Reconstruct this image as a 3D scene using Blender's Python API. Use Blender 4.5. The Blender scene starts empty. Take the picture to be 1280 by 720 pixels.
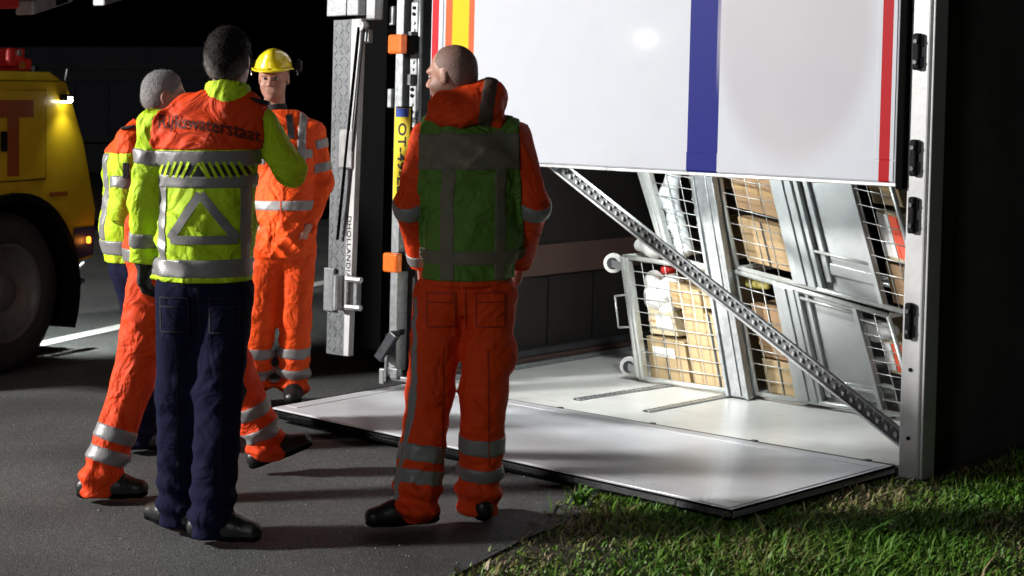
import bpy, bmesh, math, random
import numpy as np
from mathutils import Vector, Matrix
from mathutils.bvhtree import BVHTree
random.seed(4); RNG = np.random.default_rng(4)
C = bpy.context.scene.collection
sc = bpy.context.scene

# ------------------------------------------------------------------ camera
cam_d = bpy.data.cameras.new('camera'); cam = bpy.data.objects.new('camera', cam_d); C.objects.link(cam)
cam.location = (0, 0, 1.65); cam.rotation_euler = (math.radians(90), 0, 0)
cam_d.sensor_width = 36; cam_d.lens = 2130/1280*36; cam_d.shift_y = -(360-124)/1280
cam_d.clip_start = .1; cam_d.clip_end = 3000
cam_d.dof.use_dof = True; cam_d.dof.focus_distance = 7.8; cam_d.dof.aperture_fstop = 5.0
sc.camera = cam
# ------------------------------------------------------------------ world: a night sky
w = bpy.data.worlds.new('World'); sc.world = w; w.use_nodes = True
nt = w.node_tree; bg = nt.nodes['Background']; sky = nt.nodes.new('ShaderNodeTexSky'); sky.sky_type = 'NISHITA'
sky.sun_disc = False; sky.sun_elevation = math.radians(-4); sky.sun_rotation = math.radians(150)
nt.links.new(sky.outputs[0], bg.inputs[0]); bg.inputs[1].default_value = .012
sc.view_settings.view_transform = 'Standard'; sc.view_settings.look = 'None'
sc.view_settings.exposure = 0; sc.view_settings.gamma = 1
# ------------------------------------------------------------------ lamps: floodlights, plus an added spot and fill
def lamp(name, typ, loc, to, power, size, col=(1, 1, 1), **kw):
    d = bpy.data.lights.new(name, typ); o = bpy.data.objects.new(name, d); C.objects.link(o)
    o.location = loc; d.energy = power; d.color = col
    if typ == 'AREA': d.shape = 'DISK'; d.size = size
    else: d.shadow_soft_size = size
    for k, v in kw.items(): setattr(d, k, v)
    o.rotation_euler = (Vector(to)-Vector(loc)).to_track_quat('-Z', 'Y').to_euler()
    return o
KEY = (-11.2, 6.0, 4.5)
lamp('work_floodlight_beam', 'AREA', KEY, (.6, 8.4, 1.0), 2350, 1.0, (1, .985, .95))
lamp('low_floodlight_beam', 'AREA', (-12, 6.95, 2.4), (.5, 8.7, 1.9), 9, .12, (1, 1, .97))
lamp('added_cargo_spot', 'SPOT', (-6.2, 6.9, 2.6), (.95, 9.64, .42), 3200, .06, (1, .99, .93), spot_size=math.radians(8), spot_blend=.9)  # spot added to brighten the left cage, no known source
lamp('added_fill', 'AREA', (-4.2, -3.0, 4.4), (.3, 8, .5), 120, 1.4, (.93, .96, 1))  # fill added behind the camera to lift the unlit backs

# ------------------------------------------------------------------ materials
MATS = {}
def mat(name, col, rough=.6, metal=0, var=0.0, vscale=8, bump=0.0, bscale=60, spec=.5, emis=None, estr=0, coat=0, col2=None, sss=0, detail=6, coord='Object', sheen=0):
    if name in MATS: return MATS[name]
    m = bpy.data.materials.new(name); m.use_nodes = True; MATS[name] = m
    n = m.node_tree.nodes; l = m.node_tree.links; b = n['Principled BSDF']
    b.inputs['Base Color'].default_value = (*col, 1); b.inputs['Roughness'].default_value = rough
    b.inputs['Metallic'].default_value = metal; b.inputs['Specular IOR Level'].default_value = spec
    b.inputs['Coat Weight'].default_value = coat; b.inputs['Subsurface Weight'].default_value = sss
    b.inputs['Subsurface Scale'].default_value = .01; b.inputs['Sheen Weight'].default_value = sheen
    if emis: b.inputs['Emission Color'].default_value = (*emis, 1); b.inputs['Emission Strength'].default_value = estr
    if var or bump:
        tc = n.new('ShaderNodeTexCoord')
    if var:
        t = n.new('ShaderNodeTexNoise'); t.inputs['Scale'].default_value = vscale; t.inputs['Detail'].default_value = detail; t.inputs['Roughness'].default_value = .65
        l.new(tc.outputs[coord], t.inputs[0])
        r = n.new('ShaderNodeValToRGB'); r.color_ramp.elements[0].position = .3; r.color_ramp.elements[1].position = .7
        c2 = col2 or tuple(max(0, c*(1-var)) for c in col)
        r.color_ramp.elements[0].color = (*c2, 1); r.color_ramp.elements[1].color = (*col, 1)
        l.new(t.outputs[0], r.inputs[0]); l.new(r.outputs[0], b.inputs['Base Color'])
        mr = n.new('ShaderNodeMapRange'); mr.inputs[3].default_value = max(.02, rough-.12); mr.inputs[4].default_value = min(1, rough+.12)
        l.new(t.outputs[0], mr.inputs[0]); l.new(mr.outputs[0], b.inputs['Roughness'])
    if bump:
        t2 = n.new('ShaderNodeTexNoise'); t2.inputs['Scale'].default_value = bscale; t2.inputs['Detail'].default_value = 4
        l.new(tc.outputs[coord], t2.inputs[0])
        bp = n.new('ShaderNodeBump'); bp.inputs['Strength'].default_value = bump; bp.inputs['Distance'].default_value = .01
        l.new(t2.outputs[0], bp.inputs['Height']); l.new(bp.outputs[0], b.inputs['Normal'])
    return m
galv = mat('galvanised_steel', (.42, .44, .45), .42, .75, .35, 30, .1, 90)
galvw = mat('pale_galvanised_wire', (.6, .62, .6), .38, .5, .2, 30)
sheet = mat('sheet_steel', (.42, .44, .445), .45, .35, .22, 5, .08, 12)
alu = mat('bright_aluminium', (.72, .73, .74), .3, .8, .15, 12)
whitep = mat('white_paint', (.6, .61, .64), .28, 0, .08, 3, .03, 20, coat=.3)
postw = mat('post_paint', (.68, .68, .68), .4, .1, .22, 6, .05, 40)
floorw = mat('white_lining', (.76, .76, .74), .38, 0, .16, 5, .05, 7, coat=.12)
mattb = mat('matt_black', (.006, .006, .006), 1, spec=0)
blackp = mat('black_plastic', (.004, .004, .005), .6, 0, .4, 10, .1, 60, spec=.15)
rubber = mat('black_rubber', (.003, .003, .0035), .9, 0, .3, 20, .2, 80, spec=.06)
darksteel = mat('dark_steel', (.09, .09, .1), .45, .6, .4, 18, .2, 60)
bandm = mat('scuffed_board', (.09, .05, .042), .7, 0, .35, 6)
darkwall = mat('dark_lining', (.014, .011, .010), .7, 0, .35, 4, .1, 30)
orange_lens = mat('orange_lens', (.95, .19, .03), .25, 0, .12, 30, coat=.6, emis=(1, .2, .02), estr=.12)
yellowpl = mat('plate_yellow', (.95, .7, .02), .4)
bluepl = mat('plate_blue', (.03, .08, .45), .35)
inkm = mat('ink_black', (.01, .01, .01), .6)
whiteink = mat('white_ink', (.75, .75, .75), .5)
def cloth(name, col, rough=.65, st=.55):
    m = mat(name, col, rough, 0, .14, 9, .25, 260, spec=.25); n = m.node_tree.nodes; l = m.node_tree.links; b = n['Principled BSDF']; bp0 = [x for x in n if x.type == 'BUMP'][0]
    tc = [x for x in n if x.type == 'TEX_COORD'][0]; t = n.new('ShaderNodeTexNoise'); t.inputs['Scale'].default_value = 6; t.inputs['Detail'].default_value = 3.5; t.inputs['Distortion'].default_value = .9; l.new(tc.outputs['Object'], t.inputs[0])
    r = t
    bp = n.new('ShaderNodeBump'); bp.inputs['Strength'].default_value = st; bp.inputs['Distance'].default_value = .12; l.new(r.outputs[0], bp.inputs['Height']); l.new(bp0.outputs[0], bp.inputs['Normal']); l.new(bp.outputs[0], b.inputs['Normal'])
    return m
HV_O = cloth('hi_vis_orange', (.93, .085, .006))
HV_OR = cloth('hi_vis_orange_red', (.9, .065, .006))
HV_Y = cloth('hi_vis_yellow', (.55, .8, .02))
HV_G = cloth('hi_vis_green', (.2, .58, .03))
refl = mat('reflective_tape', (.26, .25, .25), .42, .1, .16, 14, .15, 160)
navy = cloth('navy_cloth', (.006, .007, .028), .9, .35); navy.node_tree.nodes['Principled BSDF'].inputs['Specular IOR Level'].default_value = .12
blackcloth = mat('black_cloth', (.01, .01, .012), .75, 0, .3, 20, .3, 100)
leather = mat('black_leather', (.014, .013, .013), .42, 0, .3, 20, .3, 60)
skin = mat('skin', (.5, .25, .18), .5, 0, .2, 25, .12, 120, sss=.15)
lipm = mat('lips', (.4, .16, .13), .5)
hair_grey = mat('grey_hair', (.3, .29, .29), .7, 0, .45, 60, .7, 160)
hair_dark = mat('dark_hair', (.035, .027, .022), .6, 0, .5, 60, .8, 160)
hair_stub = mat('stubble_hair', (.25, .14, .11), .6, 0, .3, 80, .3, 220)
hair_mix = mat('greying_hair', (.3, .28, .28), .7, 0, .45, 60, .5, 160, spec=.15)
def _hm():
    n = hair_mix.node_tree.nodes; l = hair_mix.node_tree.links; b = n['Principled BSDF']; tc = [x for x in n if x.type == 'TEX_COORD'][0]; sp = n.new('ShaderNodeSeparateXYZ'); l.new(tc.outputs['Object'], sp.inputs[0])
    t = n.new('ShaderNodeTexNoise'); t.inputs['Scale'].default_value = 45; l.new(tc.outputs['Object'], t.inputs[0]); a = n.new('ShaderNodeMath'); a.operation = 'MULTIPLY_ADD'; a.inputs[1].default_value = .05; l.new(t.outputs[0], a.inputs[0])
    x1 = n.new('ShaderNodeMath'); x1.operation = 'SUBTRACT'; x1.inputs[1].default_value = .094; l.new(sp.outputs[0], x1.inputs[0]); x2 = n.new('ShaderNodeMath'); x2.operation = 'ABSOLUTE'; l.new(x1.outputs[0], x2.inputs[0]); x3 = n.new('ShaderNodeMath'); x3.operation = 'MULTIPLY_ADD'; x3.inputs[1].default_value = -1.15; l.new(x2.outputs[0], x3.inputs[0]); l.new(sp.outputs[2], x3.inputs[2]); l.new(x3.outputs[0], a.inputs[2])
    r = n.new('ShaderNodeMapRange'); r.inputs[1].default_value = 1.715; r.inputs[2].default_value = 1.775; l.new(a.outputs[0], r.inputs[0]); c = n.new('ShaderNodeMix'); c.data_type = 'RGBA'; c.inputs[6].default_value = (.16, .145, .14, 1); c.inputs[7].default_value = (.012, .009, .008, 1); l.new(r.outputs[0], c.inputs[0]); l.new(c.outputs[2], b.inputs['Base Color'])
_hm()
eyew = mat('eye_white', (.3, .25, .22), .3); eyed = mat('eye_iris', (.04, .05, .06), .1)
helm = mat('helmet_yellow', (.88, .7, .02), .25, 0, .04, 8, coat=.4)
truck_y = mat('truck_yellow', (.66, .45, .015), .35, 0, .25, 3, coat=.4)
truck_r = mat('crane_red', (.85, .04, .03), .45, 0, .4, 14, .2, 30)
truck_t = mat('truck_lettering', (.3, .075, .02), .4, 0, .1, 8)
truck_b = mat('truck_blue', (.02, .025, .12), .35)
tin = mat('boom_grey', (.45, .45, .47), .45, .2, .4, 12, .15, 20)

def asphalt():
    m = bpy.data.materials.new('asphalt'); m.use_nodes = True; n = m.node_tree.nodes; l = m.node_tree.links; b = n['Principled BSDF']
    tc = n.new('ShaderNodeTexCoord')
    big = n.new('ShaderNodeTexNoise'); big.inputs['Scale'].default_value = .9; big.inputs['Detail'].default_value = 8
    v = n.new('ShaderNodeTexVoronoi'); v.inputs['Scale'].default_value = 220
    fine = n.new('ShaderNodeTexNoise'); fine.inputs['Scale'].default_value = 160; fine.inputs['Detail'].default_value = 3
    for t in (big, v, fine): l.new(tc.outputs['Object'], t.inputs[0])
    r = n.new('ShaderNodeValToRGB'); e = r.color_ramp.elements
    e[0].position = 0; e[0].color = (.045, .046, .047, 1); e[1].position = .86; e[1].color = (.135, .137, .137, 1)
    x = e.new(.94); x.color = (.17, .17, .17, 1); x = e.new(.992); x.color = (.34, .34, .34, 1)
    sepc = n.new('ShaderNodeSeparateColor'); l.new(v.outputs['Color'], sepc.inputs[0]); l.new(sepc.outputs[0], r.inputs[0])
    mx = n.new('ShaderNodeMix'); mx.data_type = 'RGBA'; mx.blend_type = 'MULTIPLY'; mx.inputs[0].default_value = .7
    r2 = n.new('ShaderNodeValToRGB'); r2.color_ramp.elements[0].position = .35; r2.color_ramp.elements[0].color = (.33, .33, .33, 1); r2.color_ramp.elements[1].position = .65; r2.color_ramp.elements[1].color = (1, 1, 1, 1)
    l.new(big.outputs[0], r2.inputs[0]); l.new(r.outputs[0], mx.inputs[6]); l.new(r2.outputs[0], mx.inputs[7]); l.new(mx.outputs[2], b.inputs['Base Color'])
    bp = n.new('ShaderNodeBump'); bp.inputs['Strength'].default_value = .8; bp.inputs['Distance'].default_value = .004
    ad = n.new('ShaderNodeMath'); ad.operation = 'ADD'; l.new(v.outputs['Distance'], ad.inputs[0]); l.new(fine.outputs[0], ad.inputs[1])
    l.new(ad.outputs[0], bp.inputs['Height']); l.new(bp.outputs[0], b.inputs['Normal']); b.inputs['Roughness'].default_value = .72
    return m

# ------------------------------------------------------------------ things, parts, mesh builder
def props(o, label=None, cat=None, group=None, kind=None):
    for k, v in (('label', label), ('category', cat), ('group', group), ('kind', kind)):
        if v: o[k] = v
    return o
def thing(name, label, cat, loc, rotz=0, group=None):
    o = bpy.data.objects.new(name, None); C.objects.link(o); o.empty_display_size = .1
    o.location = loc; o.rotation_euler = (0, 0, rotz)
    o['_m'] = 0; del o['_m']
    props(o, label, cat, group); WM[o.name] = Matrix.Translation(loc) @ Matrix.Rotation(rotz, 4, 'Z')
    return o
WM = {}
SHEAR = .035
TA = np.array([1.664, 7.542]); TX = np.array([.7205, -.6935]); TY = np.array([.6935, .7205])
def L(p):          # trailer frame -> world
    q = TA+TX*(p[0]+SHEAR*p[2])+TY*p[1]; return (q[0], q[1], p[2])
class MB:
    def __init__(s, f=None): s.v = []; s.f = []; s.T = f or (lambda p: p)
    def add(s, vs, fs):
        k = len(s.v); s.v += [tuple(s.T(tuple(p))) for p in vs]; s.f += [tuple(i+k for i in f) for f in fs]; return s
    def hexa(s, P):
        return s.add(P, [(0, 3, 2, 1), (4, 5, 6, 7), (0, 1, 5, 4), (1, 2, 6, 5), (2, 3, 7, 6), (3, 0, 4, 7)])
    def box(s, x0, x1, y0, y1, z0, z1):
        return s.hexa([(x0, y0, z0), (x1, y0, z0), (x1, y1, z0), (x0, y1, z0), (x0, y0, z1), (x1, y0, z1), (x1, y1, z1), (x0, y1, z1)])
    def rod(s, a, b, r, n=8, r2=None):
        a = Vector(a); b = Vector(b); r2 = r if r2 is None else r2; d = (b-a).normalized(); u = d.orthogonal().normalized(); v = d.cross(u)
        vs = []
        for P, R in ((a, r), (b, r2)):
            for i in range(n):
                t = 2*math.pi*i/n; vs.append(P+u*(R*math.cos(t))+v*(R*math.sin(t)))
        fs = [(i, (i+1) % n, n+(i+1) % n, n+i) for i in range(n)]+[tuple(reversed(range(n))), tuple(range(n, 2*n))]
        return s.add(vs, fs)
    def beam(s, a, b, wv, hv):   # box beam from a to b with half vectors wv, hv
        a = Vector(a); b = Vector(b); w_ = Vector(wv); h = Vector(hv)
        return s.hexa([a-w_-h, a+w_-h, b+w_-h, b-w_-h, a-w_+h, a+w_+h, b+w_+h, b-w_+h])
    def build(s, name, m, parent=None, label=None, bevel=0, smooth=False, seg=2):
        me = bpy.data.meshes.new(name)
        if parent is not None:
            Mi = WM[parent.name].inverted(); vs = [tuple(Mi @ Vector(p)) for p in s.v]; o = bpy.data.objects.new(name, me); o.parent = parent; WM[o.name] = WM[parent.name]
            if parent.type == 'MESH' and False: pass
        else:
            v = np.array(s.v); c = Vector(((v[:, 0].min()+v[:, 0].max())/2, (v[:, 1].min()+v[:, 1].max())/2, v[:, 2].min()))
            vs = [tuple(Vector(p)-c) for p in s.v]; o = bpy.data.objects.new(name, me); o.location = c; WM[o.name] = Matrix.Translation(c)
        me.from_pydata(vs, [], s.f); me.materials.append(m)
        bm = bmesh.new(); bm.from_mesh(me); bmesh.ops.recalc_face_normals(bm, faces=bm.faces); bm.to_mesh(me); bm.free()
        if smooth:
            for p in me.polygons: p.use_smooth = True
        C.objects.link(o)
        if bevel:
            b = o.modifiers.new('bevel', 'BEVEL'); b.width = bevel; b.segments = seg; b.limit_method = 'ANGLE'; b.angle_limit = math.radians(40)
        if label: o['label'] = label
        return o
def lathe(mb, c, axis, prof, n=32, caps=True):
    ax = Vector(axis).normalized(); u = ax.orthogonal().normalized(); v = ax.cross(u); c = Vector(c); vs = []
    for (h, r) in prof:
        for i in range(n):
            t = 2*math.pi*i/n; vs.append(c+ax*h+u*(r*math.cos(t))+v*(r*math.sin(t)))
    fs = []
    for j in range(len(prof)-1):
        for i in range(n): fs.append((j*n+i, j*n+(i+1) % n, (j+1)*n+(i+1) % n, (j+1)*n+i))
    if caps: fs.append(tuple(range(n))); fs.append(tuple((len(prof)-1)*n+i for i in reversed(range(n))))
    return mb.add(vs, fs)
def text_mesh(txt, size, spacing=1.0, offset=0.0):
    c = bpy.data.curves.new('t', 'FONT'); c.body = txt; c.size = size; c.align_x = 'CENTER'; c.align_y = 'CENTER'; c.space_character = spacing; c.offset = offset; c.resolution_u = 4
    o = bpy.data.objects.new('t', c); C.objects.link(o); dg = bpy.context.evaluated_depsgraph_get(); dg.update()
    me = bpy.data.meshes.new_from_object(o.evaluated_get(dg)); vs = [tuple(v.co) for v in me.vertices]; fs = [tuple(p.vertices) for p in me.polygons]
    bm = bmesh.new(); bm.from_mesh(me); bmesh.ops.triangulate(bm, faces=bm.faces)
    for _ in range(3):
        long_ = [e for e in bm.edges if e.calc_length() > .014]
        if long_: bmesh.ops.subdivide_edges(bm, edges=long_, cuts=1); bmesh.ops.triangulate(bm, faces=bm.faces)
    bm.verts.index_update(); vs = [tuple(v.co) for v in bm.verts]; fs = [tuple(v.index for v in f.verts) for f in bm.faces]; bm.free()
    bpy.data.objects.remove(o); bpy.data.curves.remove(c); return vs, fs

# ------------------------------------------------------------------ setting: verge, road, line
RD = Vector((.36, .933, 0)).normalized(); RN = Vector((.933, -.36, 0)).normalized()   # along and across the road
def rp(along, across, z): p = RD*along+RN*across; return (p.x, p.y, z)
def strip(name, a0, a1, c0, c1, z, m, na=1, nc=1, kind='structure', edge=None):
    vs = []; fs = []
    for i in range(na+1):
        for j in range(nc+1):
            al = a0+(a1-a0)*i/na; ac = c0+(c1-c0)*j/nc
            if edge and j == nc: ac += edge(al)
            vs.append(rp(al, ac, z))
    for i in range(na):
        for j in range(nc): k = i*(nc+1)+j; fs.append((k, k+1, k+nc+2, k+nc+1))
    me = bpy.data.meshes.new(name); me.from_pydata(vs, [], fs); me.materials.append(m); o = bpy.data.objects.new(name, me); C.objects.link(o); o['kind'] = kind; return o
soil = mat('verge_soil', (.05, .04, .022), .95, 0, .5, 3, .6, 25)
me = bpy.data.meshes.new('ground'); S = 1200
me.from_pydata([(-S, -S, -.012), (S, -S, -.012), (S, S, -.012), (-S, S, -.012)], [], [(0, 1, 2, 3)]); me.materials.append(soil)
g = bpy.data.objects.new('ground', me); C.objects.link(g); g['kind'] = 'structure'
EDGE = -2.25
def wob(a): return .05*math.sin(a*3.1)+.03*math.sin(a*7.7+1)+.02*math.sin(a*17)+.014*math.sin(a*41)+.01*math.sin(a*67+2)
strip('road', -60, 400, -14, EDGE, -.004, asphalt(), 900, 2, edge=wob)
linem = mat('road_marking', (.75, .75, .74), .6, 0, .2, 18, .2, 120)
strip('road_edge_line', -60, 11.55, -7.18, -7.02, .002, linem)
o = strip('road_edge_line', 12.9, 400, -7.18, -7.02, .002, linem)

def grit():
    vs = []; fs = []; n = 900
    for i in range(n):
        al = random.uniform(4.5, 14); ac = EDGE-abs(random.gauss(0, .9))-.02 if random.random() < .7 else random.uniform(-6.5, EDGE); r = random.uniform(.002, .0065)
        c = Vector(rp(al, ac, -.003)); k = len(vs)
        for dx, dy, dz in ((1, 0, .2), (0, 1, .3), (-1, 0, .1), (0, -1, .3), (0, 0, .9)): vs.append(c+Vector((dx*r*random.uniform(.6, 1.3), dy*r*random.uniform(.6, 1.3), dz*r)))
        fs += [(k, k+1, k+4), (k+1, k+2, k+4), (k+2, k+3, k+4), (k+3, k, k+4)]
    me = bpy.data.meshes.new('grit'); me.from_pydata([tuple(v) for v in vs], [], fs); me.materials.append(mat('grit_stone', (.35, .34, .3), .8, 0, .6, 3)); o = bpy.data.objects.new('grit', me); C.objects.link(o); o['kind'] = 'stuff'; o['label'] = 'loose grit scattered over the asphalt near the verge'; o['category'] = 'grit'
grit()
# ------------------------------------------------------------------ grass
def grass():
    N = 330000
    al = RNG.uniform(3.2, 9.5, N); ac = EDGE+RNG.uniform(0, 1, N)**1.25*5.2-.09
    X = RD.x*al+RN.x*ac; Y = RD.y*al+RN.y*ac
    d = np.stack([X-TA[0], Y-TA[1]], 1); lx = d@TX; ly = d@TY
    dens = .5+.5*np.sin(X*3.1+1.3*np.sin(Y*2.3))*np.sin(Y*2.7+1.1*np.sin(X*1.9))
    edge_thin = np.clip((ac-EDGE)/.28+.4, .05, 1)
    vis = (np.abs(X/Y-.12) < .32) & (Y > 4.9)
    on = ((lx > -3.3) & (lx < .03+RNG.uniform(-.08, .05, N)) & (ly > -1.22+RNG.uniform(-.02, .1, N))) | ((lx > -3.5) & (lx < .2) & (ly > -.03))
    keep = vis & ~on & (RNG.random(N) < (.22+.78*dens)*edge_thin)
    X, Y, dens = X[keep], Y[keep], dens[keep]; lx = lx[keep]; n = len(X)
    h = RNG.gamma(3, .0068, n)*(.45+.9*dens)*np.where(RNG.random(n) < .015, 1.9, 1); h = np.clip(h, .012, .15)
    wd = RNG.uniform(.0018, .005, n)*np.where(RNG.random(n) < .12, 2.2, 1)
    th = RNG.uniform(0, 2*np.pi, n); be = RNG.uniform(.2, 2.2, n)*h; dx, dy = np.cos(th), np.sin(th); px, py = -dy, dx
    z0 = -.012
    V = np.zeros((n, 5, 3))
    V[:, 0] = np.stack([X-px*wd, Y-py*wd, np.full(n, z0)], 1); V[:, 1] = np.stack([X+px*wd, Y+py*wd, np.full(n, z0)], 1)
    mx, my = X+dx*be*.35, Y+dy*be*.35
    V[:, 2] = np.stack([mx+px*wd*.8, my+py*wd*.8, z0+h*.62], 1); V[:, 3] = np.stack([mx-px*wd*.8, my-py*wd*.8, z0+h*.62], 1)
    V[:, 4] = np.stack([X+dx*be, Y+dy*be, z0+h], 1)
    base = np.arange(n)*5
    quads = np.stack([base, base+1, base+2, base+3], 1); tris = np.stack([base+3, base+2, base+4], 1)
    me = bpy.data.meshes.new('grass'); me.vertices.add(5*n); me.vertices.foreach_set('co', V.ravel())
    loops = np.concatenate([quads.ravel(), tris.ravel()]); me.loops.add(len(loops)); me.loops.foreach_set('vertex_index', loops)
    me.polygons.add(2*n); ls = np.concatenate([np.arange(n)*4, 4*n+np.arange(n)*3]); me.polygons.foreach_set('loop_start', ls); 
    dry = np.clip(RNG.random(n)*.8+.55*(1-dens)-.25+.35*np.sin(X*5+Y)*np.sin(Y*4-X), 0, 1)
    at = me.attributes.new('dry', 'FLOAT', 'POINT'); at.data.foreach_set('value', np.repeat(dry, 5).astype(np.float32))
    me.update(); me.validate()
    m = bpy.data.materials.new('grass_blade'); m.use_nodes = True; nn = m.node_tree.nodes; l = m.node_tree.links; b = nn['Principled BSDF']
    a = nn.new('ShaderNodeAttribute'); a.attribute_name = 'dry'; r = nn.new('ShaderNodeValToRGB'); e = r.color_ramp.elements
    e[0].color = (.07, .19, .012, 1); e[1].color = (.3, .23, .12, 1); x = e.new(.45); x.color = (.13, .26, .025, 1); x = e.new(.72); x.color = (.17, .16, .05, 1)
    l.new(a.outputs['Fac'], r.inputs[0]); l.new(r.outputs[0], b.inputs['Base Color']); b.inputs['Roughness'].default_value = .55
    b.inputs['Subsurface Weight'].default_value = .0
    me.materials.append(m); o = bpy.data.objects.new('grass', me); C.objects.link(o); o['kind'] = 'stuff'; o['label'] = 'short green and straw coloured grass on the roadside verge'; o['category'] = 'grass'
    return m
grass_m = grass()
weed_m = mat('weed_leaf', (.1, .24, .02), .5, 0, .4, 30)
def weed(x, y, n, h, label, seed):
    rnd = random.Random(seed); mb = MB()
    for i in range(n):
        t = rnd.uniform(0, 6.28); u = Vector((math.cos(t), math.sin(t), 0)); p = Vector((-u.y, u.x, 0)); hh = h*rnd.uniform(.5, 1.1); sp = rnd.uniform(.3, .9)*h; wd = rnd.uniform(.006, .012)
        b = Vector((x, y, -.01)); pts = [b, b+u*sp*.3+Vector((0, 0, hh*.55)), b+u*sp*.7+Vector((0, 0, hh*.95)), b+u*sp*1.1+Vector((0, 0, hh*.9))]
        ws = [wd*.4, wd, wd*.9, .001]; vs = []
        for q, ww in zip(pts, ws): vs += [q-p*ww, q+p*ww+Vector((0, 0, ww*.4))]
        mb.add(vs, [(0, 1, 3, 2), (2, 3, 5, 4), (4, 5, 7, 6)])
    o = mb.build('weed', weed_m); props(o, label, 'plant', 'leafy weeds on the verge')
weed(.27, 6.9, 22, .09, 'leafy weed at the asphalt edge by the lowered door', 1)
weed(1.4, 6.45, 24, .07, 'low broad weed right of the lowered door corner', 4)

# ------------------------------------------------------------------ overturned trailer
tr = thing('overturned_trailer', 'white box trailer lying on its side with its lower rear door folded onto the ground', 'trailer', (TA[0], TA[1], 0), math.atan2(TX[1], TX[0]))
def TB(): return MB(L)
def door_material():
    m = bpy.data.materials.new('printed_door'); m.use_nodes = True; n = m.node_tree.nodes; l = m.node_tree.links; b = n['Principled BSDF']
    tc = n.new('ShaderNodeTexCoord'); sp = n.new('ShaderNodeSeparateXYZ'); l.new(tc.outputs['Object'], sp.inputs[0])
    def M(op, a, bb=None, c=None, clamp=False):
        q = n.new('ShaderNodeMath'); q.operation = op; q.use_clamp = clamp
        for i, v in enumerate((a, bb, c)):
            if v is None: continue
            if isinstance(v, (int, float)): q.inputs[i].default_value = v
            else: l.new(v, q.inputs[i])
        return q.outputs[0]
    z = sp.outputs[2]; x = M('SUBTRACT', sp.outputs[0], M('MULTIPLY', z, SHEAR))
    def band(v, a, c): return M('MULTIPLY', M('GREATER_THAN', v, a), M('LESS_THAN', v, c))
    # soft pale oval print
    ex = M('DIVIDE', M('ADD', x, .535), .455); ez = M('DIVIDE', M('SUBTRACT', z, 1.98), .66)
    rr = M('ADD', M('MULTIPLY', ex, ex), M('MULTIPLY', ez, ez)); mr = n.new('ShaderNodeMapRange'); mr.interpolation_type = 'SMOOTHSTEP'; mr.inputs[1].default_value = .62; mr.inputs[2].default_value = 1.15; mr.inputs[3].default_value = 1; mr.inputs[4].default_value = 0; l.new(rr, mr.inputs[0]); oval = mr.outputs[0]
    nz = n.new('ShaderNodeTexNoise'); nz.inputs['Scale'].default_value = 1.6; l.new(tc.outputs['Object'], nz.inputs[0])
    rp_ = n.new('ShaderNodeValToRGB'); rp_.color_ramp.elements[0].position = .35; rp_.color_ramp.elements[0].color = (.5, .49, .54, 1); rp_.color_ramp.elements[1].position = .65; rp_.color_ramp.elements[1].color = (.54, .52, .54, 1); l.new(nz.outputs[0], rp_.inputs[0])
    cur = None
    def mix(fac, ca, cb):
        q = n.new('ShaderNodeMix'); q.data_type = 'RGBA'; l.new(fac, q.inputs[0])
        for i, v in ((6, ca), (7, cb)):
            if isinstance(v, tuple): q.inputs[i].default_value = (*v, 1)
            else: l.new(v, q.inputs[i])
        return q.outputs[2]
    d = n.new('ShaderNodeTexNoise'); d.inputs['Scale'].default_value = 9; d.inputs['Detail'].default_value = 8; l.new(tc.outputs['Object'], d.inputs[0])
    dr = n.new('ShaderNodeValToRGB'); dr.color_ramp.elements[0].position = .25; dr.color_ramp.elements[0].color = (.59, .61, .665, 1); dr.color_ramp.elements[1].position = .6; dr.color_ramp.elements[1].color = (.61, .63, .685, 1); l.new(d.outputs[0], dr.inputs[0])
    c = mix(band(x, -1.134, -.95), dr.outputs[0], (.007, .012, .19))
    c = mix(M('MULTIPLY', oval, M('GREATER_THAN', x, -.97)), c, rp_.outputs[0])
    c = mix(band(x, -.062, -.008), c, (.45, .004, .01))
    c = mix(band(x, -2.946, -2.894), c, (.6, .02, .03))
    top = M('GREATER_THAN', z, 1.877)
    c = mix(M('MULTIPLY', band(x, -2.843, -2.618), top), c, (.95, .13, .04))
    c = mix(M('MULTIPLY', band(x, -2.79, -2.66), top), c, (.7, .55, .01))
    l.new(c, b.inputs['Base Color']); b.inputs['Specular IOR Level'].default_value = .15; b.inputs['Roughness'].default_value = .55; b.inputs['Coat Weight'].default_value = .2; b.inputs['Coat Roughness'].default_value = .07
    bp = n.new('ShaderNodeBump'); bp.inputs['Strength'].default_value = .12; bp.inputs['Distance'].default_value = .01
    w2 = n.new('ShaderNodeTexNoise'); w2.inputs['Scale'].default_value = 2.2; w2.inputs['Detail'].default_value = 1; l.new(tc.outputs['Object'], w2.inputs[0]); l.new(w2.outputs[0], bp.inputs['Height']); l.new(bp.outputs[0], b.inputs['Normal'])
    return m
doorm = door_material()
DL = 13.0
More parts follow.
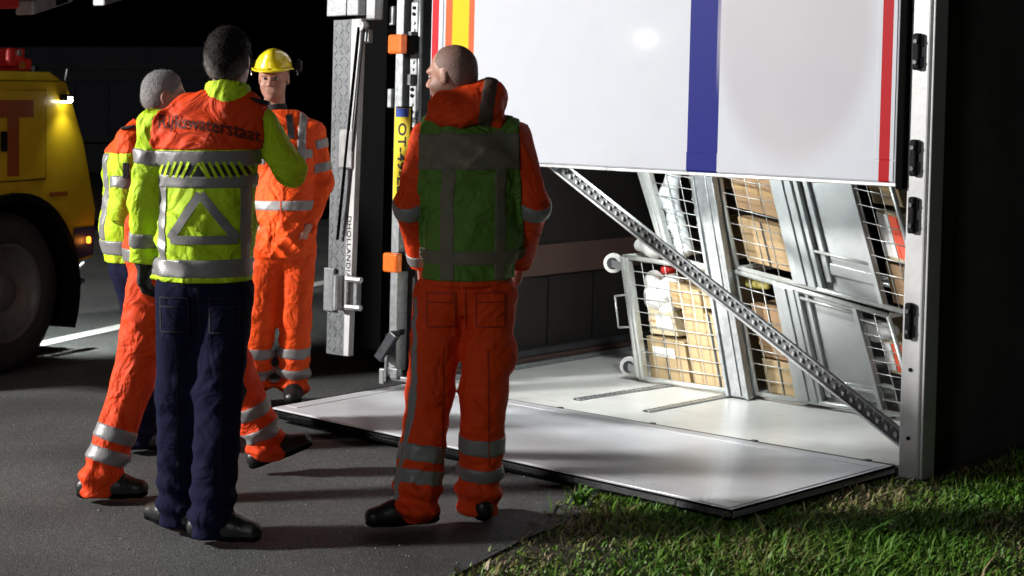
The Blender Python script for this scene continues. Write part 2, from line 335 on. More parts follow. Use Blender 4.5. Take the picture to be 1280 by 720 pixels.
# shell
TB().box(-3.12, .06, .02, DL, -.01, .02).build('side_wall', floorw, tr, 'lower side wall now lying on the ground as a pale floor')
TB().box(-3.2, .06, .02, DL, 2.53, 2.56).build('side_wall', whitep, tr)
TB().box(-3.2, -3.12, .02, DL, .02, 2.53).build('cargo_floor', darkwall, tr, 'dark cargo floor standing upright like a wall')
TB().box(.06, .1, .1, DL, -.01, 2.56).build('roof', mat('roof_grey', (.16, .16, .15), .7, 0, .4, 3, .1, 20), tr)  # white roof greyed down, shade of the unlit side put into its colour
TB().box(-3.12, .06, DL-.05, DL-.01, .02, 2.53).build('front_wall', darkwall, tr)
TB().box(-3.117, -3.1, .04, DL-.1, .57, .755).build('bump_board', bandm, tr)
for z0, z1, d, m in ((.022, .05, .06, galv), (.055, .085, .035, bandm), (.09, .125, .045, darksteel)):
    TB().box(-3.117, -3.117+d, .04, DL-.1, z0, z1).build('floor_rail', m, tr)
for k in range(11):
    TB().box(-3.117, -3.112, .3+.42*k, .304+.42*k, .13, .565).build('floor_seam', blackp, tr)
# rear frame
TB().box(.065, .165, -.03, .1, -.01, 2.56).build('corner_post', postw, tr, bevel=.012, seg=3)
TB().box(.166, .178, -.02, .09, -.01, 2.56).build('post_trim', postw, tr, bevel=.005)
TB().box(.022, .062, -.055, .02, 1.255, 2.56).build('door_seal', rubber, tr, bevel=.008)
for z in (1.856, 1.395, 1.146, .684, 2.3):
    k = TB().box(.092, .125, -.06, -.03, z-.08, z+.08).build('lock_keeper', blackp, tr, bevel=.008)
    
    for za in (-.07, .02): TB().box(.084, .133, -.045, -.028, z+za, z+za+.05).build('keeper_plate', darksteel, k, bevel=.004)
    for dz in (-.045, .045): TB().rod((.108, -.068, z+dz), (.108, -.058, z+dz), .010).build('bolt', darksteel, k, smooth=False)
for z in (.47, .17): TB().rod((.115, -.036, z), (.115, -.029, z), .009).build('screw', blackp, tr)
TB().box(-3.24, -3.175, -.06, .1, .1, 2.56).build('sill', galv, tr, bevel=.006)
TB().box(-3.24, .16, -.04, .1, 2.54, 2.62).build('top_frame', postw, tr, bevel=.01)
TB().box(-3.165, -3.09, -.01, .1, 1.2, 2.54).build('lock_channel', darksteel, tr, bevel=.006)
TB().rod((-3.06, -.035, 1.25), (-3.06, -.035, 2.5), .014).build('lock_rod', galv, tr, smooth=True)
for z in (2.32, 2.1, 1.88, 1.64, 1.42):
    h = TB().box(-3.13, -3.07, -.05, -.012, z-.1, z+.1).build('hinge', galv, tr, bevel=.008)
    for dz in (-.06, -.02, .03, .065): TB().rod((-3.1, -.058, z+dz), (-3.1, -.048, z+dz), .011).build('bolt', blackp if dz > 0 else alu, h)
for z in (2.0, 1.76): TB().rod((-3.105, -.05, z-.03), (-3.105, -.05, z+.03), .03, 10).build('hinge_knuckle', darksteel, tr, smooth=False)
for z in (2.13, 1.66): TB().box(-3.28, -3.245, -.08, -.02, z-.06, z+.05).build('lamp_bracket', galv, tr, bevel=.006)
# upper leaf, still shut
sl = .014
def leaf_z(x): return 1.284-(x)*sl
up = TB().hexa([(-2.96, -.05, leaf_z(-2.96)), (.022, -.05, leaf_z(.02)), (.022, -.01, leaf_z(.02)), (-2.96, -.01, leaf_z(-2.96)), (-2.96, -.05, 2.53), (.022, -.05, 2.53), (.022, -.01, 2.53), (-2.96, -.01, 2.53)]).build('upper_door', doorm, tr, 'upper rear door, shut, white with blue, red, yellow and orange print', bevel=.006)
fr = TB(); e_ = .004
for (xa, xb, za, zb) in ((-2.95, .012, 0.006, .095), (-2.95, -2.86, .099, 1.23), (-.085, .012, .099, 1.23)):
    fr.hexa([(xa, -.05-e_, leaf_z(xa)+za), (xb, -.05-e_, leaf_z(xb)+za), (xb, -.049, leaf_z(xb)+za), (xa, -.049, leaf_z(xa)+za), (xa, -.05-e_, min(2.52, leaf_z(xa)+zb)), (xb, -.05-e_, min(2.52, leaf_z(xb)+zb)), (xb, -.049, min(2.52, leaf_z(xb)+zb)), (xa, -.049, min(2.52, leaf_z(xa)+zb))])
fr.build('door_frame', doorm, up, bevel=.002)
b_ = TB(); b_.hexa([(-2.96, -.052, leaf_z(-2.96)-.018), (.05, -.052, leaf_z(.02)-.018), (.05, -.0, leaf_z(.02)-.018), (-2.96, 0, leaf_z(-2.96)-.018), (-2.96, -.052, leaf_z(-2.96)-.001), (.05, -.052, leaf_z(.02)-.001), (.05, 0, leaf_z(.02)-.001), (-2.96, 0, leaf_z(-2.96)-.001)]); b_.build('door_edge', alu, up, bevel=.003)
# lower leaf, folded down on the ground
P = [(-3.08, -.03), (.055, -.03), (.057, -1.227), (-2.9, -1.2)]; ZT = [.045, .04, .052, .075]
def quadslab(mb, pts, zb, zt):
    return mb.hexa([(pts[3][0], pts[3][1], zb[3]), (pts[2][0], pts[2][1], zb[2]), (pts[1][0], pts[1][1], zb[1]), (pts[0][0], pts[0][1], zb[0]), (pts[3][0], pts[3][1], zt[3]), (pts[2][0], pts[2][1], zt[2]), (pts[1][0], pts[1][1], zt[1]), (pts[0][0], pts[0][1], zt[0])])
def lerpq(a, b):  # a along hinge 0..1, b from hinge to front
    A_ = np.array(P[0])*(1-a)+np.array(P[1])*a; B_ = np.array(P[3])*(1-a)+np.array(P[2])*a; z = (ZT[0]*(1-a)+ZT[1]*a)*(1-b)+(ZT[3]*(1-a)+ZT[2]*a)*b
    p = A_*(1-b)+B_*b; return (p[0], p[1], z)
leafm = mat('door_inner_lining', (.84, .85, .9), .42, 0, .2, 2.2, .05, 5, coat=.08)
def scuffs(m):
    n = m.node_tree.nodes; l = m.node_tree.links; b = n['Principled BSDF']; tc = [x for x in n if x.type == 'TEX_COORD'][0]; src = b.inputs['Base Color'].links[0].from_socket
    mp = n.new('ShaderNodeMapping'); mp.inputs['Scale'].default_value = (2.2, 26, 1); mp.inputs['Rotation'].default_value = (0, 0, .5); l.new(tc.outputs['Object'], mp.inputs[0]); t = n.new('ShaderNodeTexNoise'); t.inputs['Scale'].default_value = 1.6; t.inputs['Detail'].default_value = 7; l.new(mp.outputs[0], t.inputs[0])
    t2 = n.new('ShaderNodeTexNoise'); t2.inputs['Scale'].default_value = 1.1; t2.inputs['Detail'].default_value = 3; l.new(tc.outputs['Object'], t2.inputs[0])
    a = n.new('ShaderNodeMapRange'); a.inputs[1].default_value = .62; a.inputs[2].default_value = .74; l.new(t.outputs[0], a.inputs[0]); c = n.new('ShaderNodeMapRange'); c.inputs[1].default_value = .45; c.inputs[2].default_value = .65; l.new(t2.outputs[0], c.inputs[0])
    mu = n.new('ShaderNodeMath'); mu.operation = 'MULTIPLY'; l.new(a.outputs[0], mu.inputs[0]); l.new(c.outputs[0], mu.inputs[1]); mx = n.new('ShaderNodeMix'); mx.data_type = 'RGBA'; l.new(mu.outputs[0], mx.inputs[0]); l.new(src, mx.inputs[6]); mx.inputs[7].default_value = (.33, .31, .28, 1); l.new(mx.outputs[2], b.inputs['Base Color'])
scuffs(leafm); scuffs(floorw)
low = quadslab(TB(), P, [z-.035 for z in ZT], ZT).build('lower_door', leafm, tr, 'lower rear door folded flat onto the asphalt', bevel=.006)
def qstrip(a0, a1, b0, b1, h0, h1, name, m, par, **k):
    c = [lerpq(a0, b0), lerpq(a1, b0), lerpq(a1, b1), lerpq(a0, b1)]
    mb = TB(); mb.hexa([(x, y, z+h0) for x, y, z in (c[3], c[2], c[1], c[0])]+[(x, y, z+h1) for x, y, z in (c[3], c[2], c[1], c[0])]); return mb.build(name, m, par, **k)
qstrip(.0, 1, .994, 1.0, -.04, .002, 'door_seal', rubber, low, bevel=.003)
qstrip(.0, .003, .0, .994, -.04, .002, 'door_seal', rubber, low, bevel=.003)
qstrip(.997, 1, .0, .994, -.04, .002, 'door_seal', rubber, low, bevel=.003)
for (a0, a1, b0, b1) in ((.01, .99, .90, .975), (.01, .99, .03, .085), (.01, .04, .09, .895), (.955, .99, .09, .895)):
    qstrip(a0, a1, b0, b1, 0, .003, 'border_panel', leafm, low, bevel=.0015)
TB().box(-3.1, .06, -.028, .012, .0, .036).build('hinge_strip', darksteel, tr, bevel=.004)
for k in range(5): TB().box(-2.6+.62*k, -2.57+.62*k, -.03, .014, .036, .041).build('hinge', darksteel, tr, bevel=.001)
# perforated lashing tracks on the lining
def track(x0, x1, y0, y1, label=None):
    mb = TB(); wv = .028; hz = .004
    a = Vector((x0, y0, .024)); b = Vector((x1, y1, .024)); d = (b-a).normalized(); p = Vector((-d.y, d.x, 0))
    mb.beam(a-p*.022, b-p*.022, p*.007, (0, 0, .004)); mb.beam(a+p*.022, b+p*.022, p*.007, (0, 0, .004))
    o = mb.build('lashing_track', galv, tr, label, bevel=.001)
    TB().beam(a-Vector((0, 0, .003)), b-Vector((0, 0, .003)), p*.015, (0, 0, .0008)).build('slot_bed', rubber, o)
    n = int((b-a).length/.037)
    for i in range(n):
        c = a+d*((i+.5)*.037); TB().beam(c-d*.009, c+d*.009, p*.0148, (0, 0, .0035)).build('rung', alu, o)
track(-2.116, -2.02, .298, 1.22); track(-1.619, -1.59, .292, 1.22)
# chassis side: black panel, lamps, plate, tail lift
TB().box(-3.52, -3.245, .12, .16, .16, 2.6).build('rear_skirt', mattb, tr, bevel=.01)
TB().box(-3.9, -3.3, .2, .24, .15, 2.6).build('underrun_panel', mattb, tr)
for zc in (1.959, .731):
    lo = TB().box(-3.19, -3.07, -.17, -.12, zc-.055, zc+.055).build('marker_lamp', orange_lens, tr, 'square orange marker lamp', bevel=.014, seg=3)
    TB().box(-3.2, -3.06, -.118, -.02, zc-.05, zc+.05).build('lamp_housing', blackp, lo, bevel=.008)
pl = TB().box(-3.125, -2.998, -.16, -.152, 1.08, 1.6).build('number_plate', yellowpl, tr, 'yellow number plate turned upright with dark characters', bevel=.003)
TB().box(-3.113, -3.007, -.1615, -.16, 1.551, 1.599).build('country_band', bluepl, pl)
TB().box(-3.125, -2.995, -.151, -.14, 1.07, 1.61).build('plate_holder', blackp, pl, bevel=.004)
tv, tf = text_mesh('OT-49-LD', .1, 1.06, .002)
TB().add([(-3.06+v[1]*.9, -.1625, 1.31-v[0]*.93) for v in tv], tf).build('plate_lettering', inkm, pl)
TB().box(-3.10, -3.02, -.14, -.06, 1.2, 1.26).build('plate_bracket', galv, pl, bevel=.004)
tread = mat('tread_plate', (.2, .21, .22), .5, .4, .35, 20, .15, 60)
lf = TB().box(-3.66, -3.5, -.17, -.145, .165, 2.11).build('tail_lift_platform', tread, tr, 'folded tail lift platform of grey tread plate', bevel=.004)
cnt = 0
for i in range(48):          # raised tread bars
    for j in range(3):
        zc = .2+i*.04; xc = -3.635+j*.05; s_ = 1 if (i+j) % 2 else -1
        mb = TB(); a = Vector((xc-.012, -.1715, zc-.012*s_)); b = Vector((xc+.012, -.1715, zc+.012*s_)); mb.beam(a, b, (.0025, 0, -.0025*s_), (0, .0015, 0)); o = mb.build('tread_bar', tread, lf)
TB().box(-3.7, -3.53, -.19, -.14, 2.13, 2.62).build('tail_lift_platform', galv, tr, bevel=.005)
TB().box(-3.51, -3.41, -.2, -.14, 2.13, 2.62).build('lift_arm', whitep, tr, bevel=.008)
TB().hexa([(-3.495, -.18, .17), (-3.45, -.18, .17), (-3.45, -.14, .17), (-3.495, -.14, .17), (-3.49, -.18, 2.11), (-3.405, -.18, 2.11), (-3.405, -.14, 2.11), (-3.49, -.14, 2.11)]).build('lift_side_profile', postw, tr, bevel=.004)
tv, tf = text_mesh('DHOLLANDIA', .062, 1.1, .001)
TB().add([(-3.468+v[1]*.8, -.182, .80-v[0]*.85) for v in tv], tf).build('side_lettering', inkm, tr)
TB().rod((-3.4, -.2, 2.06), (-3.545, -.2, .84), .009).build('lift_cable', rubber, tr, smooth=True)
TB().rod((-3.37, -.19, 2.06), (-3.5, -.19, .86), .007).build('lift_cable', darksteel, tr, smooth=True)
for (zz0, zz1) in ((.44, .64),):
    hb = TB().box(-3.56, -3.44, -.215, -.185, zz0, zz1).build('lift_hinge', alu, tr, bevel=.012)
    TB().rod((-3.5, -.225, zz0), (-3.5, -.225, zz1), .035, 16).build('hinge_tube', galv, hb, smooth=False)
    TB().box(-3.66, -3.575, -.2, -.18, zz0-.02, zz1+.03).build('hinge_plate', galv, hb, bevel=.004)
    TB().box(-3.41, -3.38, -.19, -.15, zz0+.01, zz1-.01).build('hinge_lug', galv, hb, bevel=.006)
    for z in (zz0+.02, zz1-.02):
        TB().rod((-3.44, -.21, z), (-3.33, -.2, z), .017).build('bolt', alu, hb)
    TB().box(-3.39, -3.25, .06, .1, zz0-.01, zz1).build('hinge_bracket', blackp, hb, bevel=.01)
hb = TB().box(-3.56, -3.44, -.2, -.18, 1.25, 1.48).build('lift_hinge', alu, tr, bevel=.012)
TB().rod((-3.39, -.2, 2.07), (-3.39, -.16, 2.07), .03, 12).build('pivot_pin', alu, tr)
TB().box(-3.42, -3.35, -.17, -.13, 1.97, 2.05).build('pivot_bracket', galv, tr, bevel=.01)
TB().box(-3.38, -3.3, -.17, -.1, 2.1, 2.6).build('lift_ram', alu, tr, bevel=.01)
# latch gear at the foot of the sill
TB().beam((-3.25, -.12, .17), (-3.12, -.12, .33), (.03, 0, -.015), (0, .02, 0)).build('latch_lever', darksteel, tr, bevel=.008)
TB().beam((-3.21, -.1, .30), (-3.08, -.1, .34), (0, 0, .016), (0, .02, 0)).build('latch_arm', blackp, tr, bevel=.005)
TB().rod((-3.19, -.12, .05), (-3.19, -.12, .2), .01).build('latch_rod', galv, tr)
TB().box(-3.23, -3.0, -.1, -.06, .055, .085).build('latch_foot', galv, tr, bevel=.006)
TB().box(-3.24, -3.2, -.13, -.06, .03, .12).build('latch_clamp', alu, tr, bevel=.006)
TB().box(-3.16, -3.1, -.12, -.08, .07, .13).build('latch_block', galv, tr, bevel=.006)

cl_ = thing('added_cargo_lamp', 'unseen lamp added inside the trailer behind the shut upper door', 'lamp', L((-1.75, .1, 1.5)))  # lamp and housing added out of view to brighten the cages
TB().box(-1.84, -1.66, .02, .09, 1.5, 1.62).build('lamp_housing', blackp, cl_, bevel=.01)
TB().box(-1.83, -1.67, .03, .085, 1.62, 1.66).build('hanger', galv, cl_, bevel=.004)
lamp('added_cargo_lamp_beam', 'AREA', L((-1.75, .13, 1.56)), L((-1.75, .95, .35)), 30, .14, (.95, 1, .98))

# ------------------------------------------------------------------ diagonal perforated bar across the opening
ba = Vector(L((-2.75, .07, 1.66))); bb = Vector(L((.062, .045, .135)))
bar = thing('load_securing_bar', 'long perforated grey steel bar running diagonally across the trailer opening', 'bar', tuple((ba+bb)/2))
d = (bb-ba).normalized(); nrm = Vector((-TY[0], -TY[1], 0)); p = d.cross(nrm).normalized()
for s_, nm in ((-.032, 'lower_flange'), (.032, 'upper_flange')):
    MB().beam(ba+p*s_, bb+p*s_, p*(.004 if s_ < 0 else .006), nrm*.012).build('flange', alu if s_ > 0 else galv, bar, bevel=.002)
MB().beam(ba-nrm*.012, bb-nrm*.012, p*.028, nrm*.002).build('web', mat('bar_web', (.2, .21, .22), .5, .5, .4, 30), bar)
n_ = int((bb-ba).length/.052)
for i in range(n_):
    c = ba+d*((i+.5)*.052)
    MB().beam(c-d*.008-p*.004, c-d*.002+p*.017, d*.009, nrm*.004).build('rung', galvw, bar, bevel=.003); MB().beam(c+d*.014-p*.026, c+d*.018-p*.006, d*.006, nrm*.003).build('rung', galv, bar, bevel=.002)

# ------------------------------------------------------------------ roll cages
def R3(c):   # rounding helper
    return tuple(float(v) for v in c)
def quad_map(bl, br, tr_, tl):
    bl, br, tr_, tl = map(np.array, (bl, br, tr_, tl))
    def q(a, b, t=1.0):
        x, z = (bl*(1-a)+br*a)*(1-b)+(tl*(1-a)+tr_*a)*b; return Vector(L((x, t, z)))
    return q
IN = Vector((TY[0], TY[1], 0)); EX = Vector((TX[0], TX[1], 0))
def cage(label, q, nv, nh, mesh_spans, posts=(), sheets=(), t0=1.0, depth=.7, wheels=(), handle=None):
    c = q(.5, 0, t0+depth/2); root = thing('roll_cage', label, 'roll cage', (c.x, c.y, 0), 0, 'roll cages tipped over inside the trailer')
    R = lambda a, b, r, nm, m=galvw, n=6: MB().rod(a, b, r, n).build(nm, m, root, smooth=True)
    for t in (t0, t0+depth):
        for (a0, b0, a1, b1) in ((0, 0, 1, 0), (0, 1, 1, 1), (0, 0, 0, 1), (1, 0, 1, 1)): R(q(a0, b0, t), q(a1, b1, t), .014, 'frame_tube', galvw, 10)
    for (a, b) in ((0, 0), (1, 0), (0, 1), (1, 1)): R(q(a, b, t0), q(a, b, t0+depth), .013, 'frame_tube', galvw, 8)
    for (a0, a1) in mesh_spans:
        k = max(1, round(nv*(a1-a0)))
        for i in range(1, k): a = a0+(a1-a0)*i/k; R(q(a+random.uniform(-.006, .006), 0, t0+.006), q(a+random.uniform(-.006, .006), 1, t0+.006), .0027, 'wire')
        for j in range(1, nh): b = j/nh; R(q(a0, b+random.uniform(-.006, .006), t0), q(a1, b+random.uniform(-.006, .006), t0), .0027, 'wire')
    for (a0, a1, m, dep) in posts:
        u = MB(); A0, A1, B0, B1 = q(a0, 0, t0-.02), q(a1, 0, t0-.02), q(a0, 1, t0-.02), q(a1, 1, t0-.02)
        def ext(p0, p1, p2, p3, dd, off=0): return [p0+IN*off, p1+IN*off, p1+IN*(off+dd), p0+IN*(off+dd), p2+IN*off, p3+IN*off, p3+IN*(off+dd), p2+IN*(off+dd)]
        o = MB().hexa(ext(A0, A1, B0, B1, dep)).build('steel_profile', m, root, bevel=.006)
        am = (a0+a1)/2; wv = (a1-a0)*.16
        MB().hexa(ext(q(am-wv, 0.01, t0-.02), q(am+wv, 0.01, t0-.02), q(am-wv, .99, t0-.02), q(am+wv, .99, t0-.02), .012, -.012)).build('rib', m, o, bevel=.004)
    for (a0, a1) in sheets:
        A0, A1, B0, B1 = q(a0, 0, t0+.05), q(a1, 0, t0+.05), q(a0, 1, t0+.05), q(a1, 1, t0+.05)
        MB().hexa([A0, A1, A1+IN*.01, A0+IN*.01, B0, B1, B1+IN*.01, B0+IN*.01]).build('sheet_panel', sheet, root)
        for (p0, p1) in ((q(a0, .0, t0+.01), q(a0, 1, t0+.01)), (q(a1, .0, t0+.01), q(a1, 1, t0+.01))): MB().beam(p0, p1, EX*.013, IN*.02).build('panel_edge', sheet, root, bevel=.003)
        MB().beam(q(a0+.035, .05, t0+.035), q(a0+.035, 1, t0+.035), EX*.018, IN*.012).build('panel_fold', sheet, root, bevel=.004)
        for b in (.22, .93): R(q(a0, b, t0+.0), q(a1, b, t0+.0), .008, 'cross_bar', galvw, 8)
        MB().beam(q(a0+.05, .13, t0+.04), q(a1-.02, .13, t0+.04), Vector((0, 0, .03)), IN*.008).build('panel_fold', sheet, root, bevel=.006)
    for (x, z, t) in wheels:
        c = Vector(L((x, t, z))); ax = EX*.35-IN*.94
        mb = MB(); lathe(mb, c-ax*.016, ax, [(0, .028), (0, .052), (.004, .058), (.028, .058), (.032, .052), (.032, .028)], 28); wl = mb.build('caster_wheel', mat('caster_grey', (.75, .75, .72), .5, 0, .2, 20), root, smooth=False, bevel=0)
        mb = MB(); lathe(mb, c-ax*.022, ax, [(0, .008), (.0, .034), (.044, .034), (.044, .008)], 20); mb.build('hub', darksteel, wl)
        MB().beam(c-ax*.03, Vector(L((x+.10, t, z-.015)))-ax*.03, Vector((0, 0, .022)), IN*.003).build('caster_fork', galv, root, bevel=.002)
        MB().beam(c+ax*.03, Vector(L((x+.10, t, z-.015)))+ax*.03, Vector((0, 0, .022)), IN*.003).build('caster_fork', galv, root, bevel=.002)
    if handle:
        (x0, z0, x1, z1, w_) = handle; pts = [L((x0+w_, t0, z0+.02)), L((x0, t0, z0)), L((x1, t0, z1)), L((x1+w_, t0, z1+.015))]
        mb = MB()
        for i in range(3): mb.rod(pts[i], pts[i+1], .0065, 8)
        mb.build('handle', galvw, root, smooth=True)
    return root
qL1 = quad_map((-2.25, .045), (-1.50, .045), (-1.685, .70), (-2.40, .735))
qU1 = quad_map((-2.09, .76), (-1.71, .705), (-1.86, 1.55), (-2.45, 1.6))
qU2 = quad_map((-1.58, .725), (-.40, .555), (-.74, 1.5), (-1.86, 1.64))
qL2 = quad_map((-1.43, .05), (-.44, .05), (-.63, .545), (-1.60, .705))
cage('mesh roll cage with casters and side handle, lying lowest and farthest left', qL1, 8, 9, ((.06, 1),), posts=((-.02, .06, galvw, .05),), wheels=((-2.49, .69, 1.02), (-2.345, .098, 1.02), (-2.49, .69, 1.6), (-2.345, .1, 1.6)), handle=(-2.455, .50, -2.42, .32, .12))
cage('narrow mesh roll cage of wrapped goods under the white door, left of the steel beam', qU1, 5, 12, ((.16, 1),), posts=((-.02, .16, galvw, .05),))
cage('upper roll cage right of the tall steel beam, with a wide bare sheet steel panel', qU2, 13, 11, ((.0, .32), (.79, 1)), posts=((.32, .445, sheet, .07),), sheets=((.465, .775),))
cage('lower roll cage right of the steel beam, with a bare sheet panel', qL2, 11, 8, ((.0, .27), (.81, 1)), posts=((.27, .41, sheet, .07),), sheets=((.42, .79),))
# tall steel beam between the cages
bt = thing('steel_beam', 'tall leaning galvanised steel beam standing between the left and right roll cages', 'beam', L((-1.49, .95, .0)))
def leanbox(x0, x1, z0, z1, t0, t1, name, m, par, k=-.245, **kw):
    mb = TB(); mb.hexa([(x0, t0, z0), (x1, t0, z0), (x1, t1, z0), (x0, t1, z0), (x0+k*(z1-z0), t0, z1), (x1+k*(z1-z0), t0, z1), (x1+k*(z1-z0), t1, z1), (x0+k*(z1-z0), t1, z1)]); return mb.build(name, m, par, **kw)
leanbox(-1.555, -1.435, .03, 2.3, .93, 1.04, 'web', galv, bt, bevel=.006)
leanbox(-1.575, -1.552, .03, 2.3, .915, .96, 'flange', galv, bt, bevel=.003)
leanbox(-1.445, -1.42, .03, 2.3, .915, .96, 'flange', galv, bt, bevel=.003)
leanbox(-1.51, -1.475, .04, 2.3, .922, .93, 'centre_rib', galv, bt, bevel=.003)
for i in range(13):
    z = .12+i*.16; x = -1.53-.245*(z-.03); TB().rod((x+.03, .926, z), (x+.03, .932, z), .007, 8).build('rivet', darksteel, bt)

# ------------------------------------------------------------------ goods inside the cages
def carton_mat(name, col): return mat(name, col, .75, 0, .18, 7, .12, 22)
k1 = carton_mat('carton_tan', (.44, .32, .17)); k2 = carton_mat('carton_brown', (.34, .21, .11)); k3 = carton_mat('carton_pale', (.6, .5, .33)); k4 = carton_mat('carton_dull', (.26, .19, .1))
tape = mat('packing_tape', (.42, .28, .13), .2, 0, .1, 10); labw = mat('label_white', (.8, .8, .78), .5, 0, .08, 40)
redp = mat('red_plastic', (.6, .02, .015), .35, 0, .2, 10); grn = mat('green_plastic', (.03, .3, .2), .4, 0, .2, 10)
film = mat('plastic_film', (.72, .75, .77), .18, 0, .3, 12, .9, 16, coat=.5); whitebag = mat('white_bag', (.8, .8, .78), .45, 0, .12, 8, .7, 14)
orl = mat('orange_red_label', (.9, .09, .03), .5)
def carton(q, a0, a1, b0, b1, t0, dep, m, label, lab=None, skew=0, tapev=True, cat='box', orl_=False):
    c = [q(a0, b0, t0), q(a1, b0+skew, t0), q(a1, b1+skew, t0), q(a0, b1, t0)]
    c = [v+Vector((random.uniform(-.007, .007), 0, random.uniform(-.006, .006))) for v in c]
    cc = sum(c, Vector())/4; root = thing('carton', label, cat, (cc.x, cc.y, min(v.z for v in c)), 0, 'cartons packed in the roll cages')
    ins = .003
    MB().hexa([c[0], c[1], c[1]+IN*dep, c[0]+IN*dep, c[3], c[2], c[2]+IN*dep, c[3]+IN*dep]).build('shell', m, root, bevel=.005)
    def sub(u0, u1, v0, v1, name, mm, off=.0035):
        B = lambda u, v: (c[0]*(1-u)+c[1]*u)*(1-v)+(c[3]*(1-u)+c[2]*u)*v-IN*off
        p4 = [B(u0, v0), B(u1, v0), B(u1, v1), B(u0, v1)]; MB().hexa([p4[0], p4[1], p4[1]+IN*.003, p4[0]+IN*.003, p4[3], p4[2], p4[2]+IN*.003, p4[3]+IN*.003]).build(name, mm, root)
    if tapev: sub(.0, 1, .46, .54, 'tape', tape)
    else: sub(.46, .5, 0, 1, 'flap_seam', inkm, .002)
    if lab: sub(*lab, 'label', labw, .005)
    if orl_: sub(.5, 1, .1, .95, 'label', orl, .006)
    return root
carton(qL1, .05, .43, .0, .34, 1.06, .4, k1, 'tan carton with two white shipping labels at the bottom of the left cage', (.15, .72, .55, .78), tapev=False)
carton(qL1, .46, 1.0, .0, .60, 1.05, .45, k1, 'largest tan carton, lower right in the left cage', tapev=False)
carton(qL1, .09, .36, .36, .58, 1.07, .3, k3, 'small pale carton above the labelled carton in the left cage', (.3, .9, .2, .8))
carton(qL1, .38, .66, .62, .84, 1.06, .3, k1, 'tilted tan carton on top of the largest carton in the left cage', skew=-.06)
carton(qL1, .66, .98, .66, .96, 1.09, .3, k1, 'tan carton high in the right corner of the left cage', skew=-.04, tapev=False)
carton(qU1, .62, 1.0, .05, .30, 1.10, .4, k1, 'narrow yellowish carton low beside the steel beam behind the wrapped goods', tapev=False)
carton(qU1, .56, 1.0, .52, .86, 1.12, .4, k1, 'yellowish carton just below the white door, left of the steel beam')
carton(qU2, .01, .30, .04, .30, 1.08, .4, mat('carton_light_brown', (.4, .27, .14), .75, 0, .18, 7, .12, 22), 'pale brown carton in the upper cage right behind the steel beam', tapev=False)
carton(qU2, .01, .31, .36, .62, 1.10, .4, k2, 'brown carton above the pale brown one in the upper cage', skew=-.02)
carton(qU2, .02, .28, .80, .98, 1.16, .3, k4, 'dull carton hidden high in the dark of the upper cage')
carton(qL2, .02, .26, .0, .28, 1.07, .4, k1, 'tan carton at the foot of the stack right of the steel beam', tapev=False)
carton(qL2, .02, .26, .30, .50, 1.08, .4, k2, 'brown carton second from the ground right of the steel beam')
carton(qL2, .02, .26, .52, .74, 1.07, .4, k2, 'brown carton third from the ground right of the steel beam', tapev=False)
carton(qU2, .80, .98, .02, .23, 1.08, .4, k2, 'brown carton low behind the mesh next to the pale corner post', tapev=False)
carton(qU2, .82, .95, .25, .52, 1.09, .3, k3, 'orange-red labelled carton behind the upper mesh beside the corner post', (.0, .48, .1, .95), orl_=True)
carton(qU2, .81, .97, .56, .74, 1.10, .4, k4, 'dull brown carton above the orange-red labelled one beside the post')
carton(qL2, .84, .96, .36, .68, 1.09, .3, k3, 'orange-red labelled carton behind the lower mesh beside the corner post', (.0, .45, .1, .95), orl_=True)
carton(qL2, .83, .95, .06, .31, 1.10, .3, mat('dark_box', (.03, .03, .04), .5, 0, .3, 9), 'small black box near the bottom right of the lower cage', tapev=False)

# ------------------------------------------------------------------ signed distance modelling (bodies, clothes, bags)
class Field:
    def __init__(s, lo, hi, h, zl=None):
        s.x = np.arange(lo[0], hi[0]+h, h); s.y = np.arange(lo[1], hi[1]+h, h); s.z = np.arange(lo[2], hi[2]+h, h) if zl is None else np.array(zl)
        s.F = np.full((len(s.x), len(s.y), len(s.z)), .5, np.float32)
    def sub(s, lo, hi):
        r = []
        for a, l_, h_ in ((s.x, lo[0], hi[0]), (s.y, lo[1], hi[1]), (s.z, lo[2], hi[2])):
            i0 = max(0, np.searchsorted(a, l_)-1); i1 = min(len(a), np.searchsorted(a, h_)+1); r.append(slice(i0, max(i0, i1)))
        return tuple(r)
    def grid(s, sl):
        return np.meshgrid(s.x[sl[0]], s.y[sl[1]], s.z[sl[2]], indexing='ij', sparse=True)
def _d(pr, X, Y, Z):
    if pr[0] == 'e':       # tapered elliptical capsule
        _, a, b, (wa, da), (wb, db), w_ = pr; a = np.array(a); b = np.array(b); ab = b-a; L2 = ab@ab+1e-9
        px, py, pz = X-a[0], Y-a[1], Z-a[2]; t = np.clip((px*ab[0]+py*ab[1]+pz*ab[2])/L2, 0, 1)
        rx, ry, rz = px-t*ab[0], py-t*ab[1], pz-t*ab[2]; Wd = wa+(wb-wa)*t; Dd = da+(db-da)*t
        if w_ is None: return np.sqrt(rx*rx+ry*ry+rz*rz)-Wd
        w_ = np.array(w_)/np.linalg.norm(w_); cw = rx*w_[0]+ry*w_[1]+rz*w_[2]; r2 = rx*rx+ry*ry+rz*rz-cw*cw
        q = np.sqrt((cw/Wd)**2+r2/Dd**2+1e-12); return (q-1)*np.minimum(Wd, Dd)
    _, c, r, A = pr; c = np.array(c); px, py, pz = X-c[0], Y-c[1], Z-c[2]; A = np.array(A); q = 0
    for i in range(3): q = q+((px*A[i][0]+py*A[i][1]+pz*A[i][2])/r[i])**2
    return (np.sqrt(q+1e-12)-1)*min(r)
